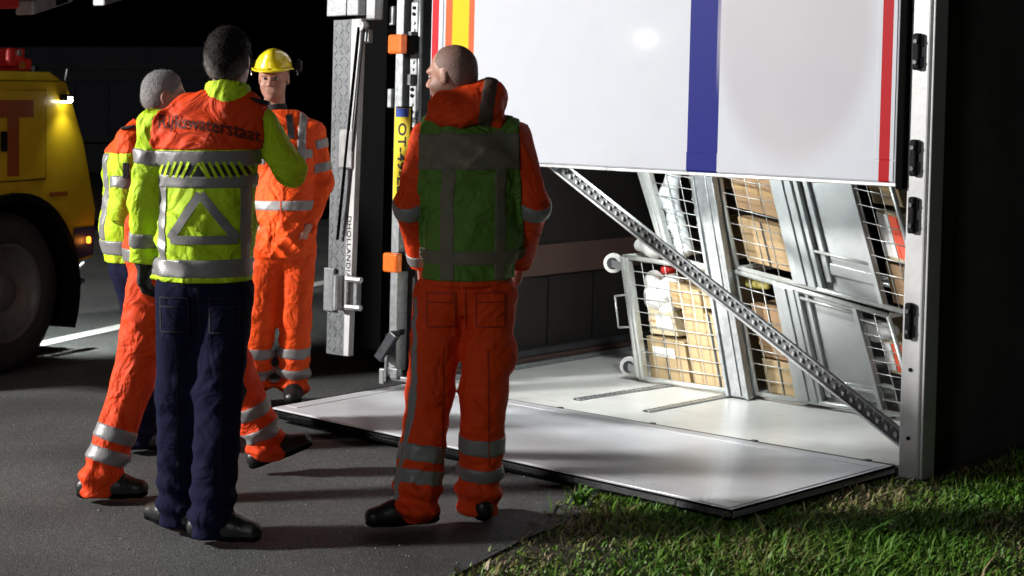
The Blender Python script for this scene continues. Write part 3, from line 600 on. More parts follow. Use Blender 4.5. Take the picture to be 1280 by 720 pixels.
def _bb(pr, m):
    if pr[0] == 'e':
        a, b = np.array(pr[1]), np.array(pr[2]); r = max(pr[3]+pr[4]); return np.minimum(a, b)-r-m, np.maximum(a, b)+r+m
    r = max(pr[2]); return np.array(pr[1])-r-m, np.array(pr[1])+r+m
def cap(a, b, r1, r2=None): r2 = r1 if r2 is None else r2; return ('e', a, b, (r1, r1), (r2, r2), None)
def ell(c, r, A=((1, 0, 0), (0, 1, 0), (0, 0, 1))): return ('s', c, r, A)
def put(fd, prims, k=.02, op='u', disp=0):
    for pr in prims:
        kk = k
        lo, hi = _bb(pr, .06+disp); sl = fd.sub(lo, hi)
        if any(q.stop <= q.start for q in sl): continue
        X, Y, Z = fd.grid(sl); d = _d(pr, X, Y, Z)-disp; F = fd.F[sl]
        if op == 'u':
            h = np.clip(.5+.5*(d-F)/kk, 0, 1); fd.F[sl] = d*(1-h)+F*h-kk*h*(1-h)
        else:
            d = -d; h = np.clip(.5-.5*(d-F)/kk, 0, 1); fd.F[sl] = d*(1-h)+F*h+kk*h*(1-h)
def crease(fd, amp, seed=0, kz=1.0, only=None):
    X, Y, Z = np.meshgrid(fd.x, fd.y, fd.z, indexing='ij', sparse=True); s = seed*1.7
    X = X+.0; q1 = 17*X+9*Y+34*kz*Z+3*np.sin(9*Z+4*X+s)+2.2*np.sin(13*Y+5*X+s*2); q2 = -21*X+15*Y+26*kz*Z+3.1*np.sin(7*Z-6*X+s)
    q3 = 46*X-30*Y+60*kz*Z+2.5*np.sin(16*Z+11*Y+s)
    D = (1-np.abs(np.sin(q1)))**2+.8*(1-np.abs(np.sin(q2)))**2+.35*np.sin(q3)
    mod = .45+.55*np.sin(5*Z+3*X+s)*np.sin(6*X-4*Z+2*s)
    fd.F -= (amp*(D*np.clip(mod, .12, 1)-.35)).astype(np.float32)
def mesh_field(F, fd):
    S = F < 0; nx, ny, nz = F.shape
    c = np.zeros((nx-1, ny-1, nz-1), np.int8)
    for i in (0, 1):
        for j in (0, 1):
            for k in (0, 1): c += S[i:nx-1+i, j:ny-1+j, k:nz-1+k]
    act = np.argwhere((c > 0) & (c < 8))
    if len(act) == 0: return np.zeros((0, 3)), np.zeros((0, 4), int)
    idx = -np.ones(c.shape, np.int32); idx[tuple(act.T)] = np.arange(len(act))
    acc = np.zeros((len(act), 3)); cnt = np.zeros(len(act))
    ax = (fd.x, fd.y, fd.z)
    for d in range(3):
        o1, o2 = [k for k in range(3) if k != d]
        for i in (0, 1):
            for j in (0, 1):
                off = np.zeros(3, int); off[o1] = i; off[o2] = j; p0 = act+off; p1 = p0.copy(); p1[:, d] += 1
                f0 = F[tuple(p0.T)]; f1 = F[tuple(p1.T)]; m = (f0 < 0) != (f1 < 0)
                t = np.where(m, f0/np.where(m, f0-f1, 1), 0); co = np.stack([ax[k][p0[:, k]] for k in range(3)], 1); co[:, d] += t*(ax[d][p1[:, d]]-ax[d][p0[:, d]])
                acc[m] += co[m]; cnt[m] += 1
    V = acc/cnt[:, None]; Q = []
    for d in range(3):
        o1, o2 = [k for k in range(3) if k != d]
        a = [slice(1, n-1) for n in F.shape]; b = list(a); a[d] = slice(0, F.shape[d]-1); b[d] = slice(1, F.shape[d])
        s0 = S[tuple(a)]; s1 = S[tuple(b)]; e = np.argwhere(s0 != s1)
        if len(e) == 0: continue
        st = s0[tuple(e.T)]; base = e.copy(); base[:, o1] += 1; base[:, o2] += 1; q = []
        for (i, j) in ((0, 0), (1, 0), (1, 1), (0, 1)):
            p = base.copy(); p[:, o1] -= i; p[:, o2] -= j; q.append(idx[tuple(p.T)])
        q = np.stack(q, 1); flip = st if d != 1 else ~st; q[flip] = q[flip][:, ::-1]; Q.append(q)
    return V, np.concatenate(Q)[:, ::-1]
def field_obj(F, fd, name, m, parent, label=None, sm=2):
    V, Q = mesh_field(F, fd)
    if len(Q) == 0: return None
    loc = WM[parent.name].inverted() if parent is not None else None
    if parent is not None: V = V-np.array(WM[parent.name].translation)
    me = bpy.data.meshes.new(name); me.vertices.add(len(V)); me.vertices.foreach_set('co', V.ravel()); me.loops.add(Q.size); me.loops.foreach_set('vertex_index', Q.ravel().astype(np.int32))
    me.polygons.add(len(Q)); me.polygons.foreach_set('loop_start', np.arange(len(Q))*4); me.polygons.foreach_set('use_smooth', np.ones(len(Q), bool))
    me.update(calc_edges=True); me.validate(); me.materials.append(m); o = bpy.data.objects.new(name, me); C.objects.link(o)
    if parent is not None: o.parent = parent; WM[o.name] = WM[parent.name]
    if sm:
        s = o.modifiers.new('smooth', 'SMOOTH'); s.factor = .5; s.iterations = min(sm, 1)
    if label: o['label'] = label
    return o
def slab(fd, c, n, hw):
    X, Y, Z = np.meshgrid(fd.x, fd.y, fd.z, indexing='ij', sparse=True); n = np.array(n)/np.linalg.norm(n); return np.abs((X-c[0])*n[0]+(Y-c[1])*n[1]+(Z-c[2])*n[2])-hw
def half(fd, c, n):
    X, Y, Z = np.meshgrid(fd.x, fd.y, fd.z, indexing='ij', sparse=True); return (X-c[0])*n[0]+(Y-c[1])*n[1]+(Z-c[2])*n[2]
# bags and loose goods
def blob(name, label, cat, pts, rad, m, h=.012, amp=.012, seed=1):
    P_ = np.array([L(p) for p in pts]); fd = Field(P_.min(0)-max(rad)-.04, P_.max(0)+max(rad)+.04, h); put(fd, [cap(P_[i], P_[i+1], rad[i], rad[i+1]) for i in range(len(P_)-1)], .03); crease(fd, amp, seed)
    c = P_.mean(0); c[2] = P_[:, 2].min()-rad[0]; root = thing('_t', label, cat, tuple(c)); o = field_obj(fd.F, fd, name, m, root)
    o.parent = None; o.location = c; props(o, label, cat); bpy.data.objects.remove(root); return o
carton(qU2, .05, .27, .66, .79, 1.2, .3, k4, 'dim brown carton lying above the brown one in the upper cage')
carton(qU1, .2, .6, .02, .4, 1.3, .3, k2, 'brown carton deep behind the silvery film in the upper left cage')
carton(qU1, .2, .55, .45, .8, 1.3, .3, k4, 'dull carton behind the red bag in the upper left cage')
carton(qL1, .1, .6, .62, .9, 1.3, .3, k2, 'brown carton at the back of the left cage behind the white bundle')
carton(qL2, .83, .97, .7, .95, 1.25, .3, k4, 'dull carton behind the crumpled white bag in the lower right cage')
blob('plastic_bundle', 'glaring white plastic wrapped bundle high in the left roll cage', 'bundle', [(-2.27, 1.13, .60), (-2.24, 1.13, .50), (-2.14, 1.12, .44)], [.06, .08, .06], whitebag, seed=1)
blob('plastic_bundle', 'white wrapped bundle on the rim between the two left cages', 'bundle', [(-2.36, 1.1, .80), (-2.25, 1.1, .80), (-2.15, 1.1, .83)], [.04, .07, .07], whitebag, seed=2)
blob('plastic_wrap', 'long silvery sheet of plastic film behind the upper left mesh', 'film', [(-2.02, 1.08, .80), (-2.08, 1.08, .95), (-2.14, 1.08, 1.1), (-2.1, 1.08, 1.25)], [.06, .05, .06, .05], film, seed=3, amp=.02)
blob('plastic_wrap', 'crumpled clear film hanging beside the steel beam', 'film', [(-1.80, 1.07, .82), (-1.86, 1.07, .95), (-1.9, 1.07, 1.08)], [.05, .045, .03], film, seed=4, amp=.02)
blob('plastic_wrap', 'broad silver film sheet filling the upper left cage below the white door', 'film', [(-1.98, 1.16, 1.22), (-1.95, 1.16, 1.08), (-1.9, 1.16, .9)], [.07, .06, .06], film, seed=21, amp=.025)
blob('plastic_bundle', 'round white wrapped parcel beside the left edge of the lowest cage', 'bundle', [(-2.2, 1.10, .50), (-2.12, 1.12, .58)], [.075, .07], whitebag, seed=22, amp=.008)
blob('red_bag', 'red bag tucked under the white door above the silvery film', 'bag', [(-2.12, 1.2, 1.3), (-2.05, 1.2, 1.32)], [.07, .07], redp, seed=5)
blob('red_pouch', 'small red pouch against the left post of the left cage', 'bag', [(-2.19, 1.1, .32), (-2.21, 1.1, .4)], [.03, .035], redp, seed=6)
blob('red_cloth', 'folded red cloth near the top of the left cage', 'cloth', [(-2.22, 1.18, .66), (-2.15, 1.2, .70)], [.04, .04], redp, seed=7)
blob('blue_packet', 'pale blue plastic packet between the cartons of the left cage', 'packet', [(-1.97, 1.1, .42), (-2.0, 1.1, .56)], [.035, .03], mat('pale_blue_plastic', (.45, .65, .68), .3, 0, .1, 10), seed=8, amp=.008)
blob('green_bag', 'green bag hanging beside the upper sheet steel panel', 'bag', [(-1.33, 1.12, 1.25), (-1.37, 1.12, 1.4)], [.04, .05], grn, seed=9)
blob('white_bag', 'crumpled white bag behind the lower right mesh above the red label', 'bag', [(-.84, 1.10, .47), (-.76, 1.12, .44), (-.68, 1.12, .45)], [.04, .055, .04], whitebag, seed=10)
blob('yellow_packet', 'flat yellow packet wedged under the upper cage beside the steel beam', 'packet', [(-1.54, 1.06, .64), (-1.42, 1.06, .63)], [.03, .02], mat('yellow_card', (.5, .42, .1), .6, 0, .2, 9), seed=11, amp=.006)

# ------------------------------------------------------------------ people
def V3(p): return np.array(p, float)
def unit(v): v = V3(v); return v/np.linalg.norm(v)
def hand_prims(wr, d, n, s, curl=.6):
    wr = V3(wr); d = unit(d); n = unit(n-np.dot(n, d)*d); t = np.cross(d, n)*s; P_ = [('e', wr, wr+d*.075, (.028, .019), (.038, .017), tuple(t))]
    for i, (o, ln) in enumerate(((.028, .068), (.0095, .078), (-.0095, .072), (-.027, .055))):
        b = wr+d*.08+t*o; c1 = curl*.7; d1 = d*math.cos(c1)+n*math.sin(c1); d2 = d*math.cos(c1+curl)+n*math.sin(c1+curl)
        m = b+d1*ln*.5; P_ += [cap(b-d*.02, m, .0095, .0088), cap(m, m+d2*ln*.5, .0086, .0075)]
    b = wr+d*.025+t*.026; e = b+(d*.6+t*.75+n*.2)*.035; P_ += [cap(b, e, .0125, .0105), cap(e, e+(d*.9+t*.2+n*.3)*.03, .010, .0085)]
    return P_
def head_prims(c, f, u):
    c = V3(c); f = unit(f); u = unit(u-np.dot(u, f)*f); r = np.cross(f, u); A = (tuple(r), tuple(f), tuple(u))
    q = lambda a, b, z: c+r*a+f*b+u*z
    add = [ell(q(0, -.012, .03), (.077, .096, .088), A), ell(q(0, .026, -.045), (.067, .064, .074), A), ell(q(0, .062, -.094), (.026, .022, .02), A), ell(q(0, .078, .026), (.052, .02, .014), A),
           ell(q(.038, .058, -.03), (.022, .024, .022), A), ell(q(-.038, .058, -.03), (.022, .024, .022), A)]
    fine = [cap(q(0, .09, .01), q(0, .112, -.022), .008, .0125), ell(q(.012, .1, -.027), (.009, .011, .008), A), ell(q(-.012, .1, -.027), (.009, .011, .008), A),
            cap(q(-.02, .084, -.055), q(.02, .084, -.055), .0065, .0065), cap(q(-.017, .083, -.067), q(.017, .083, -.067), .0075, .0075)]
    ears = [ell(q(s*.078, -.008, -.008), (.009, .02, .032), A) for s in (-1, 1)]
    cut = [ell(q(s*.031, .098, .008), (.017, .016, .0085), A) for s in (-1, 1)]+[cap(q(-.024, .096, -.061), q(.024, .096, -.061), .003, .003)]+[ell(q(s*.088, -.004, -.006), (.006, .01, .018), A) for s in (-1, 1)]
    eyes = [(q(s*.031, .0755, .006), .0115, q(s*.031, .0885, .008)) for s in (-1, 1)]
    return add, fine, ears, cut, eyes, A, q
def person(label, J, fdir, bdir, colors, hair=None, hairgrow=.008, seed=0, scale=1.0, gloves=(), feet=None, face=True, curl=.7, wide=1.0, arm_r=.062, leg_r=1.0, hem_z=.93, collar=None):
    J = {k: V3(v) for k, v in J.items()}; pel = J['pelvis']; root = thing('person', label, 'person', (float(pel[0]), float(pel[1]), 0))
    bd = unit((bdir[0], bdir[1], 0)); up = V3((0, 0, 1)); Wt = tuple(unit(np.cross(bd, up)))
    out = {}
    h_add, h_fine, h_ears, h_cut, eyes, HA, hq = head_prims(J['head'], fdir, (0, 0, 1) if len(fdir) == 3 else (0, 0, 1))
    pts = np.array(list(J.values())); lo = pts.min(0)-.16; hi = pts.max(0)+.2
    # ---- body: one continuous mesh, finer around the head
    zl = np.concatenate([np.arange(-.02, J['head'][2]-.17, .0095), np.arange(J['head'][2]-.17, hi[2]+.02, .0052)])
    fd = Field(lo, hi, .0072, zl)
    B = [('e', J['pelvis'], J['waist'], (.15*wide, .105), (.135*wide, .1), Wt), ('e', J['waist'], J['chest'], (.135*wide, .1), (.155*wide, .11), Wt), ('e', J['chest'], J['neck']-up*.08, (.155*wide, .11), (.09, .08), Wt), cap(J['shl'], J['shr'], .05)]
    for s in 'lr':
        B += [cap(J['sh'+s], J['el'+s], .046, .037), cap(J['el'+s], J['wr'+s], .037, .026), cap(J['hp'+s], J['kn'+s], .078, .052), cap(J['kn'+s], J['an'+s], .052, .037), cap(J['an'+s], J['an'+s]+unit(J['to'+s]-J['an'+s]+up*.02)*.11-up*.045, .033, .022)]
    put(fd, B, .03); put(fd, [cap(J['neck']-up*.07, J['head']-up*.05-unit(fdir)*.018, .058, .054)], .02)
    put(fd, h_add, .018)
    for s in 'lr':
        d = J['wr'+s]-J['el'+s]; nn = (J['pelvis']+up*.1)-J['wr'+s]; put(fd, hand_prims(J['wr'+s], d, nn, 1 if s == 'r' else -1, curl), .006)
    put(fd, h_fine, .008); put(fd, h_ears, .006); put(fd, h_cut, .008, 'c')
    body = field_obj(fd.F, fd, 'body', colors.get('skin', skin), root, sm=1)
    if face:
        for (c, r, iris) in eyes:
            mb = MB(); lathe(mb, c, unit(fdir), [(-r, .001), (-r*.7, r*.7), (0, r), (r*.7, r*.7), (r*.95, r*.25)], 14); eo = mb.build('eye', eyew, root, smooth=True)
            mb = MB(); lathe(mb, V3(c)+unit(fdir)*r*.8, unit(fdir), [(0, .0062), (.0022, .005)], 12); mb.build('iris', eyed, eo)
    # ---- hair
    if hair:
        f2 = Field(J['head']-.14, J['head']+.15, .0048); put(f2, [h_add[0], ell(hq(0, -.035, -.02), (.066, .066, .06), HA)], .02, disp=hairgrow)
        X, Y, Z = np.meshgrid(f2.x, f2.y, f2.z, indexing='ij', sparse=True)
        nz = np.sin(150*X+40*np.sin(37*Z))*np.sin(140*Y+30*np.sin(41*X))*np.sin(90*Z+2*np.sin(60*Y)); f2.F -= (hairgrow*.22*nz).astype(np.float32)
        fr = unit(fdir); hl = hair.get('line', .055); q = J['head']
        dy = (X-q[0])*fr[0]+(Y-q[1])*fr[1]+(Z-q[2])*fr[2]; dz = Z-q[2]
        # keep: behind the hairline, above the nape; free of the ears
        front = dy-(hl-.9*np.clip(.05-dz, 0, .2)); low_ = -(dz+hair.get('nape', .075)-.0*dy)
        F2 = np.maximum(np.maximum(f2.F, front), low_)
        E = f2.F*0+1; fe = Field.__new__(Field); fe.x, fe.y, fe.z = f2.x, f2.y, f2.z; fe.F = np.full_like(f2.F, .5); put(fe, [ell(hq(s*.08, -.004, -.012), (.03, .024, .038), HA) for s in (-1, 1)], .004)
        F2 = np.maximum(F2, -fe.F)
        if hair.get('tuft'):
            ftop = Field.__new__(Field); ftop.x, ftop.y, ftop.z = f2.x, f2.y, f2.z; ftop.F = F2.astype(np.float32); rr = random.Random(seed)
            for i in range(110):
                a = rr.uniform(-.065, .065); b = rr.uniform(-.085, .08); base = hq(a, b, .118-.55*(a*a+.6*b*b)/.075); put(ftop, [cap(base-V3((0, 0, .012)), base+V3((rr.uniform(-.014, .014), rr.uniform(-.012, .012), rr.uniform(.002, .017))), .007, .0015)], .005)
            field_obj(ftop.F, f2, 'hair', hair['m'], root, sm=0)
        else: field_obj(F2, f2, 'hair', hair['m'], root, sm=0)
        hm = [c for c in bpy.data.objects if c.parent == root and c.name.split('.')[0] == 'hair'][-1]; me = hm.data; nv_ = len(me.vertices); rs = np.random.default_rng(seed+50)
        co = np.empty(nv_*3); me.vertices.foreach_get('co', co); co = co.reshape(-1, 3); no = np.empty(nv_*3); me.vertices.foreach_get('normal', no); no = no.reshape(-1, 3)
        out_ = (co+np.array(WM[root.name].translation)-J['head']); ok = np.where((out_*no).sum(1) > .02)[0]
        if len(ok) and hairgrow > .002:
            pk = rs.choice(ok, 5200); ln = hair.get('len', .012)*rs.uniform(.4, 1.2, len(pk)); p0 = co[pk]+rs.normal(0, .002, (len(pk), 3)); dr = no[pk]*.3+np.array([0, 0, -.5])*(out_[pk, 2:3] < .06)+np.array([0, 0, .55])*(out_[pk, 2:3] >= .06)+rs.normal(0, .16, (len(pk), 3))+np.array([.12, 0, 0])*np.sin(co[pk, 2:3]*60); dr /= np.linalg.norm(dr, axis=1)[:, None]
            sd = np.cross(dr, rs.normal(0, 1, dr.shape)); sd /= np.linalg.norm(sd, axis=1)[:, None]; wd_ = .0007
            Vh = np.stack([p0-sd*wd_-dr*.002, p0+sd*wd_-dr*.002, p0+dr*ln[:, None]], 1).reshape(-1, 3); m3 = bpy.data.meshes.new('hair_strands'); m3.from_pydata(Vh.tolist(), [], np.arange(len(Vh)).reshape(-1, 3).tolist()); m3.materials.append(hair['m'])
            ho = bpy.data.objects.new('hair_strands', m3); ho.parent = root; C.objects.link(ho); ho['kind'] = 'stuff'; WM[ho.name] = WM[root.name]
    # ---- trousers
    pock = colors.get('pocket', [])
    f3 = Field((lo[0]-.02, lo[1]-.02, .0), (hi[0]+.02, hi[1]+.02, J['pelvis'][2]+.26), .0095)
    T = [('e', J['pelvis']+up*.12, J['pelvis']-up*.02, (.155*wide, .118), (.168*wide, .13), Wt)]
    for s in 'lr': T += [cap(J['hp'+s], J['kn'+s], .104*leg_r, .088*leg_r), cap(J['kn'+s], J['an'+s]-up*.03, .088*leg_r, .087*leg_r)]
    put(f3, T, .035); put(f3, pock, .008); crease(f3, .008, seed, .5)
    X, Y, Z = np.meshgrid(f3.x, f3.y, f3.z, indexing='ij', sparse=True)
    for s in 'lr':   # bunching above the shoe
        a = J['an'+s]; dd = np.sqrt((X-a[0])**2+(Y-a[1])**2)
        f3.F -= (np.where(dd < .16, 1, 0)*.010*np.sin(75*(Z-a[2])+9*X+7*Y)*np.exp(-np.clip(Z-a[2]-.02, 0, 1)/.09)).astype(np.float32)
    hemz = J['anl'][2]-.045; hems = -.028+np.where((np.hypot(X-J['anl'][0], Y-J['anl'][1]) < np.hypot(X-J['anr'][0], Y-J['anr'][1])), J['anl'][2]-.06, J['anr'][2]-.06)+0*Z
    F = np.maximum(f3.F, hems-Z+.0)
    tro = field_obj(F, f3, 'trousers', colors['trousers'], root); out['trousers'] = tro
    for (s, t, hw) in colors.get('leg_bands', ()):
        a, b = J['kn'+s], J['an'+s]; c = a+(b-a)*t; o_ = 'r' if s == 'l' else 'l'; ca = J['an'+o_]
        G = np.maximum(F-.004, slab(f3, c, b-a, hw)); ck = J['kn'+o_]+(ca-J['kn'+o_])*t
        G = np.maximum(G, -(np.hypot(X-ck[0], Y-ck[1])-np.hypot(X-c[0], Y-c[1]))+0*Z); field_obj(G, f3, 'reflective_band', refl, tro)
    if colors.get('leg_stripe'):
        (sx, sy) = colors['leg_stripe']; nn = V3((-sy, sx, 0)); a, b = J['knl'], J['anl']
        t = np.clip((Z-b[2])/(J['hpl'][2]-b[2]), 0, 1); cx = J['anl'][0]*(1-t)+J['hpl'][0]*t; cy = J['anl'][1]*(1-t)+J['hpl'][1]*t
        G = np.maximum(F-.004, np.abs((X-cx)*nn[0]+(Y-cy)*nn[1])-.02); G = np.maximum(G, -((X-cx)*sx+(Y-cy)*sy)); G = np.maximum(G, Z-J['hpl'][2]); field_obj(G, f3, 'reflective_stripe', refl, tro)
    # ---- shoes
    for s in 'lr':
        an, to = J['an'+s], J['to'+s]; d = to-an; hor = unit((d[0], d[1], 0)); pitch = feet.get(s, 0) if feet else 0
        dv = unit(hor+up*pitch); base = V3((an[0], an[1], an[2]-.10)); heel = base-dv*.055+up*.045; toe = base+dv*.165+up*.04; side = tuple(np.cross(hor, up))
        f4 = Field(np.minimum(heel, toe)-.12, np.maximum(heel, toe)+np.array([.12, .12, .16]), .0075)
        put(f4, [('e', heel, base+dv*.08+up*.05, (.040, .045), (.047, .045), side), ('e', base+dv*.08+up*.05, toe, (.047, .045), (.043, .034), side), cap(base+up*.08, an+up*.06, .05, .048)], .03)
        X4, Y4, Z4 = np.meshgrid(f4.x, f4.y, f4.z, indexing='ij', sparse=True); nrm_ = unit(up-hor*pitch); hgt = (X4-base[0])*nrm_[0]+(Y4-base[1])*nrm_[1]+(Z4-base[2])*nrm_[2]
        so = field_obj(np.maximum(f4.F, .018-hgt), f4, 'shoe', leather, root)
        field_obj(np.maximum(np.maximum(f4.F-.006, hgt-.022), .002-hgt), f4, 'sole', rubber, so, sm=0)
    # ---- jacket
    f5 = Field((lo[0]-.02, lo[1]-.02, hem_z-.03), (hi[0]+.02, hi[1]+.02, J['neck'][2]+.12), .0088)
    sh = unit(J['shr']-J['shl'])
    def torso_prims(g=0.0): return [('e', J['pelvis']-up*.02, J['waist'], (.19*wide+g, .145+g), (.182*wide+g, .142+g), Wt), ('e', J['waist'], J['chest'], (.182*wide+g, .142+g), (.195*wide+g, .145+g), Wt), ('e', J['chest'], J['neck']-up*.11, (.195*wide+g, .145+g), (.12+g, .10+g), Wt), ('e', J['shl']+(J['shr']-J['shl'])*.08-up*.01, J['shr']-(J['shr']-J['shl'])*.08-up*.01, (.068+g, .068+g), (.068+g, .068+g), None), cap(J['shl']*.55+J['neck']*.45+up*.0, J['neck']-up*.05, .06+g, .065+g), cap(J['shr']*.55+J['neck']*.45, J['neck']-up*.05, .06+g, .065+g)]
    put(f5, torso_prims(), .05)
    ft = Field.__new__(Field); ft.x, ft.y, ft.z = f5.x, f5.y, f5.z; ft.F = f5.F.copy()
    for s in 'lr': put(f5, [cap(J['sh'+s], J['el'+s], arm_r*1.12, arm_r), cap(J['el'+s], J['wr'+s], arm_r, arm_r*.82)], .028)
    D0 = f5.F.copy(); crease(f5, .0105, seed+3, .6); DD = f5.F-D0
    X, Y, Z = np.meshgrid(f5.x, f5.y, f5.z, indexing='ij', sparse=True)
    fa = {}
    for s in 'lr':
        a_ = Field.__new__(Field); a_.x, a_.y, a_.z = f5.x, f5.y, f5.z; a_.F = np.full_like(f5.F, .5); put(a_, [cap(J['sh'+s], J['el'+s], arm_r*1.12, arm_r), cap(J['el'+s], J['wr'+s], arm_r, arm_r*.82)], .028); fa[s] = a_.F
    isarm = np.minimum(fa['l'], fa['r'])-ft.F     # <0 nearer to an arm
    cutw = np.full_like(f5.F, -1.0)
    for s in 'lr':
        d = unit(J['wr'+s]-J['el'+s]); cw = half(f5, J['wr'+s]+d*.0, d); near = np.sqrt((X-J['wr'+s][0])**2+(Y-J['wr'+s][1])**2+(Z-J['wr'+s][2])**2) < .1
        cutw = np.where(near & (fa[s] < ft.F+.0), np.maximum(cutw, cw), cutw)
    hemF = np.where(isarm > 0, hem_z-Z, -1.0)
    J5 = np.maximum(np.maximum(f5.F, cutw), hemF); J5 = np.maximum(J5, Z-(J['neck'][2]-.005))
    jk = field_obj(J5, f5, 'jacket', colors['jacket'], root)
    out.update(root=root, jacket=jk, fd=f5, J=J)
    torso = np.maximum(J5, -isarm-.01)
    if colors.get('yoke'):
        (mz, zy, nm) = colors['yoke']; G = np.maximum(J5-.004, zy-Z+.0)
        if colors.get('yoke_arms') is False: G = np.maximum(G, -isarm-.005)
        out['yoke'] = field_obj(G, f5, nm, mz, jk)
    for (zc, hw) in colors.get('bands', ()): field_obj(np.maximum(np.maximum(J5-.0045, np.abs(Z-zc)-hw), -isarm-.0), f5, 'reflective_band', refl, jk)
    for (s, seg, t, hw) in colors.get('arm_bands', ()):
        a, b = (J['sh'+s], J['el'+s]) if seg == 'u' else (J['el'+s], J['wr'+s]); c = a+(b-a)*t
        G = np.maximum(J5-.0045, slab(f5, c, b-a, hw)); G = np.maximum(G, np.sqrt((X-c[0])**2+(Y-c[1])**2+(Z-c[2])**2)-arm_r*1.75); G = np.maximum(G, isarm-.012); field_obj(G, f5, 'reflective_band', refl, jk)
    for (cx, hw, z0, z1, sy) in colors.get('vstripes', ()):
        G = np.maximum(np.maximum(J5-.0042, np.abs((X-J['chest'][0])*Wt[0]+(Y-J['chest'][1])*Wt[1]-cx)-hw), np.maximum(z0-Z, Z-z1)); G = np.maximum(G, -isarm); G = np.maximum(G, sy*((X-J['chest'][0])*bd[0]+(Y-J['chest'][1])*bd[1])); field_obj(G, f5, 'reflective_stripe', refl, jk)
    if colors.get('cuffs'):
        for s in colors['cuffs']:
            a, b = J['el'+s], J['wr'+s]; c = a+(b-a)*.94; G = np.maximum(np.maximum(J5-.003, slab(f5, c, b-a, .025)), isarm-.02); G = np.maximum(G, np.sqrt((X-c[0])**2+(Y-c[1])**2+(Z-c[2])**2)-.09); field_obj(G, f5, 'cuff', colors['cuffm'], jk)
    # ---- vest
    if colors.get('vest'):
        fv = Field.__new__(Field); fv.x, fv.y, fv.z = f5.x, f5.y, f5.z; fv.F = np.full_like(f5.F, .5); put(fv, torso_prims(.006), .05)
        Fv = fv.F+DD*.9; Fv = np.minimum(Fv, np.maximum(J5-.010, -isarm-.03)); Fv = np.maximum(np.maximum(Fv, colors['vest_hem']-Z), Z-(J['neck'][2]-.03))
        for s, sg in (('l', 1), ('r', -1)):
            g = half(f5, J['sh'+s]-sh*sg*.02, -sh*sg)-.12*np.clip(J['sh'+s][2]-.08-Z, 0, .12); Fv = np.maximum(Fv, g)
        vo = field_obj(Fv, f5, 'vest', colors['vest'], root); out['vest'] = vo
        for (zc, hw) in colors.get('vest_bands', ()): field_obj(np.maximum(Fv-.004, np.abs(Z-zc)-hw), f5, 'reflective_band', colors.get('vest_tape', refl), vo)
        for (cx, hw, z0, z1) in colors.get('vest_v', ()):
            G = np.maximum(np.maximum(Fv-.0035, np.abs((X-J['chest'][0])*Wt[0]+(Y-J['chest'][1])*Wt[1]-cx)-hw), np.maximum(z0-Z, Z-z1)); field_obj(G, f5, 'reflective_stripe', colors.get('vest_tape', refl), vo)
    # ---- collar
    if colors.get('collar'):
        ch, cr, mcol = colors['collar']; n0 = J['neck']-up*.075-bd*.0; n1 = J['neck']+up*ch-bd*.0
        f6 = Field(np.minimum(n0, n1)-.16, np.maximum(n0, n1)+.16, .0065); put(f6, [('e', n0, n1, (cr+.02, cr+.012), (cr, cr-.004), Wt)], .01); crease(f6, .005, seed+8, 1.2)
        fi = Field(np.minimum(n0, n1)-.16, np.maximum(n0, n1)+.16, .0065); put(fi, [('e', n0, n1+up*.05, (cr-.004, cr-.01), (cr-.012, cr-.016), Wt)], .01)
        X6, Y6, Z6 = np.meshgrid(f6.x, f6.y, f6.z, indexing='ij', sparse=True)
        G = np.maximum(np.maximum(f6.F, -fi.F), Z6-n1[2]+.25*((X6-n1[0])*bd[0]+(Y6-n1[1])*bd[1])); G = np.maximum(G, n0[2]-.01-Z6); field_obj(G, f6, 'collar', mcol, jk)
    # ---- gloves
    for s in gloves:
        d = J['wr'+s]-J['el'+s]; nn = (J['pelvis']+up*.1)-J['wr'+s]; f7 = Field(J['wr'+s]-.2, J['wr'+s]+.2, .0052); put(f7, hand_prims(J['wr'+s], d, nn, 1 if s == 'r' else -1, curl)+[cap(J['wr'+s]-unit(d)*.05, J['wr'+s], .034, .032)], .008, disp=.004); field_obj(f7.F, f7, 'glove', blackcloth, root)
    return out
def drape(P2, faces, o, root, toward, origin, axx, off, name, m):
    """lay flat lettering or trim onto a jacket: P2 are (across, up) metres round origin"""
    me = o.data; M_ = WM[o.name]; bv = BVHTree.FromPolygons([M_ @ v.co for v in me.vertices], [tuple(p.vertices) for p in me.polygons]); dv = Vector(toward).normalized(); vs = []
    for (a, b) in P2:
        p = Vector(origin)+Vector(axx)*a+Vector((0, 0, b)); h = bv.ray_cast(p-dv*1.0, dv, 3)[0]; vs.append((h if h else p)-dv*off)
    mb = MB(); mb.add(vs, faces); return mb.build(name, m, o, smooth=True)
def gridstrip(p0, p1, wd, n=24, k=4):
    p0 = V3(p0); p1 = V3(p1); d = p1-p0; u = V3((-d[1], d[0]))/np.linalg.norm(d)*wd/2; vs = []; fs = []
    for i in range(n+1):
        for j in range(k+1): c = p0+d*i/n+u*(2*j/k-1); vs.append(tuple(c))
    for i in range(n):
        for j in range(k): a = i*(k+1)+j; fs.append((a, a+1, a+k+2, a+k+1))
    return vs, fs

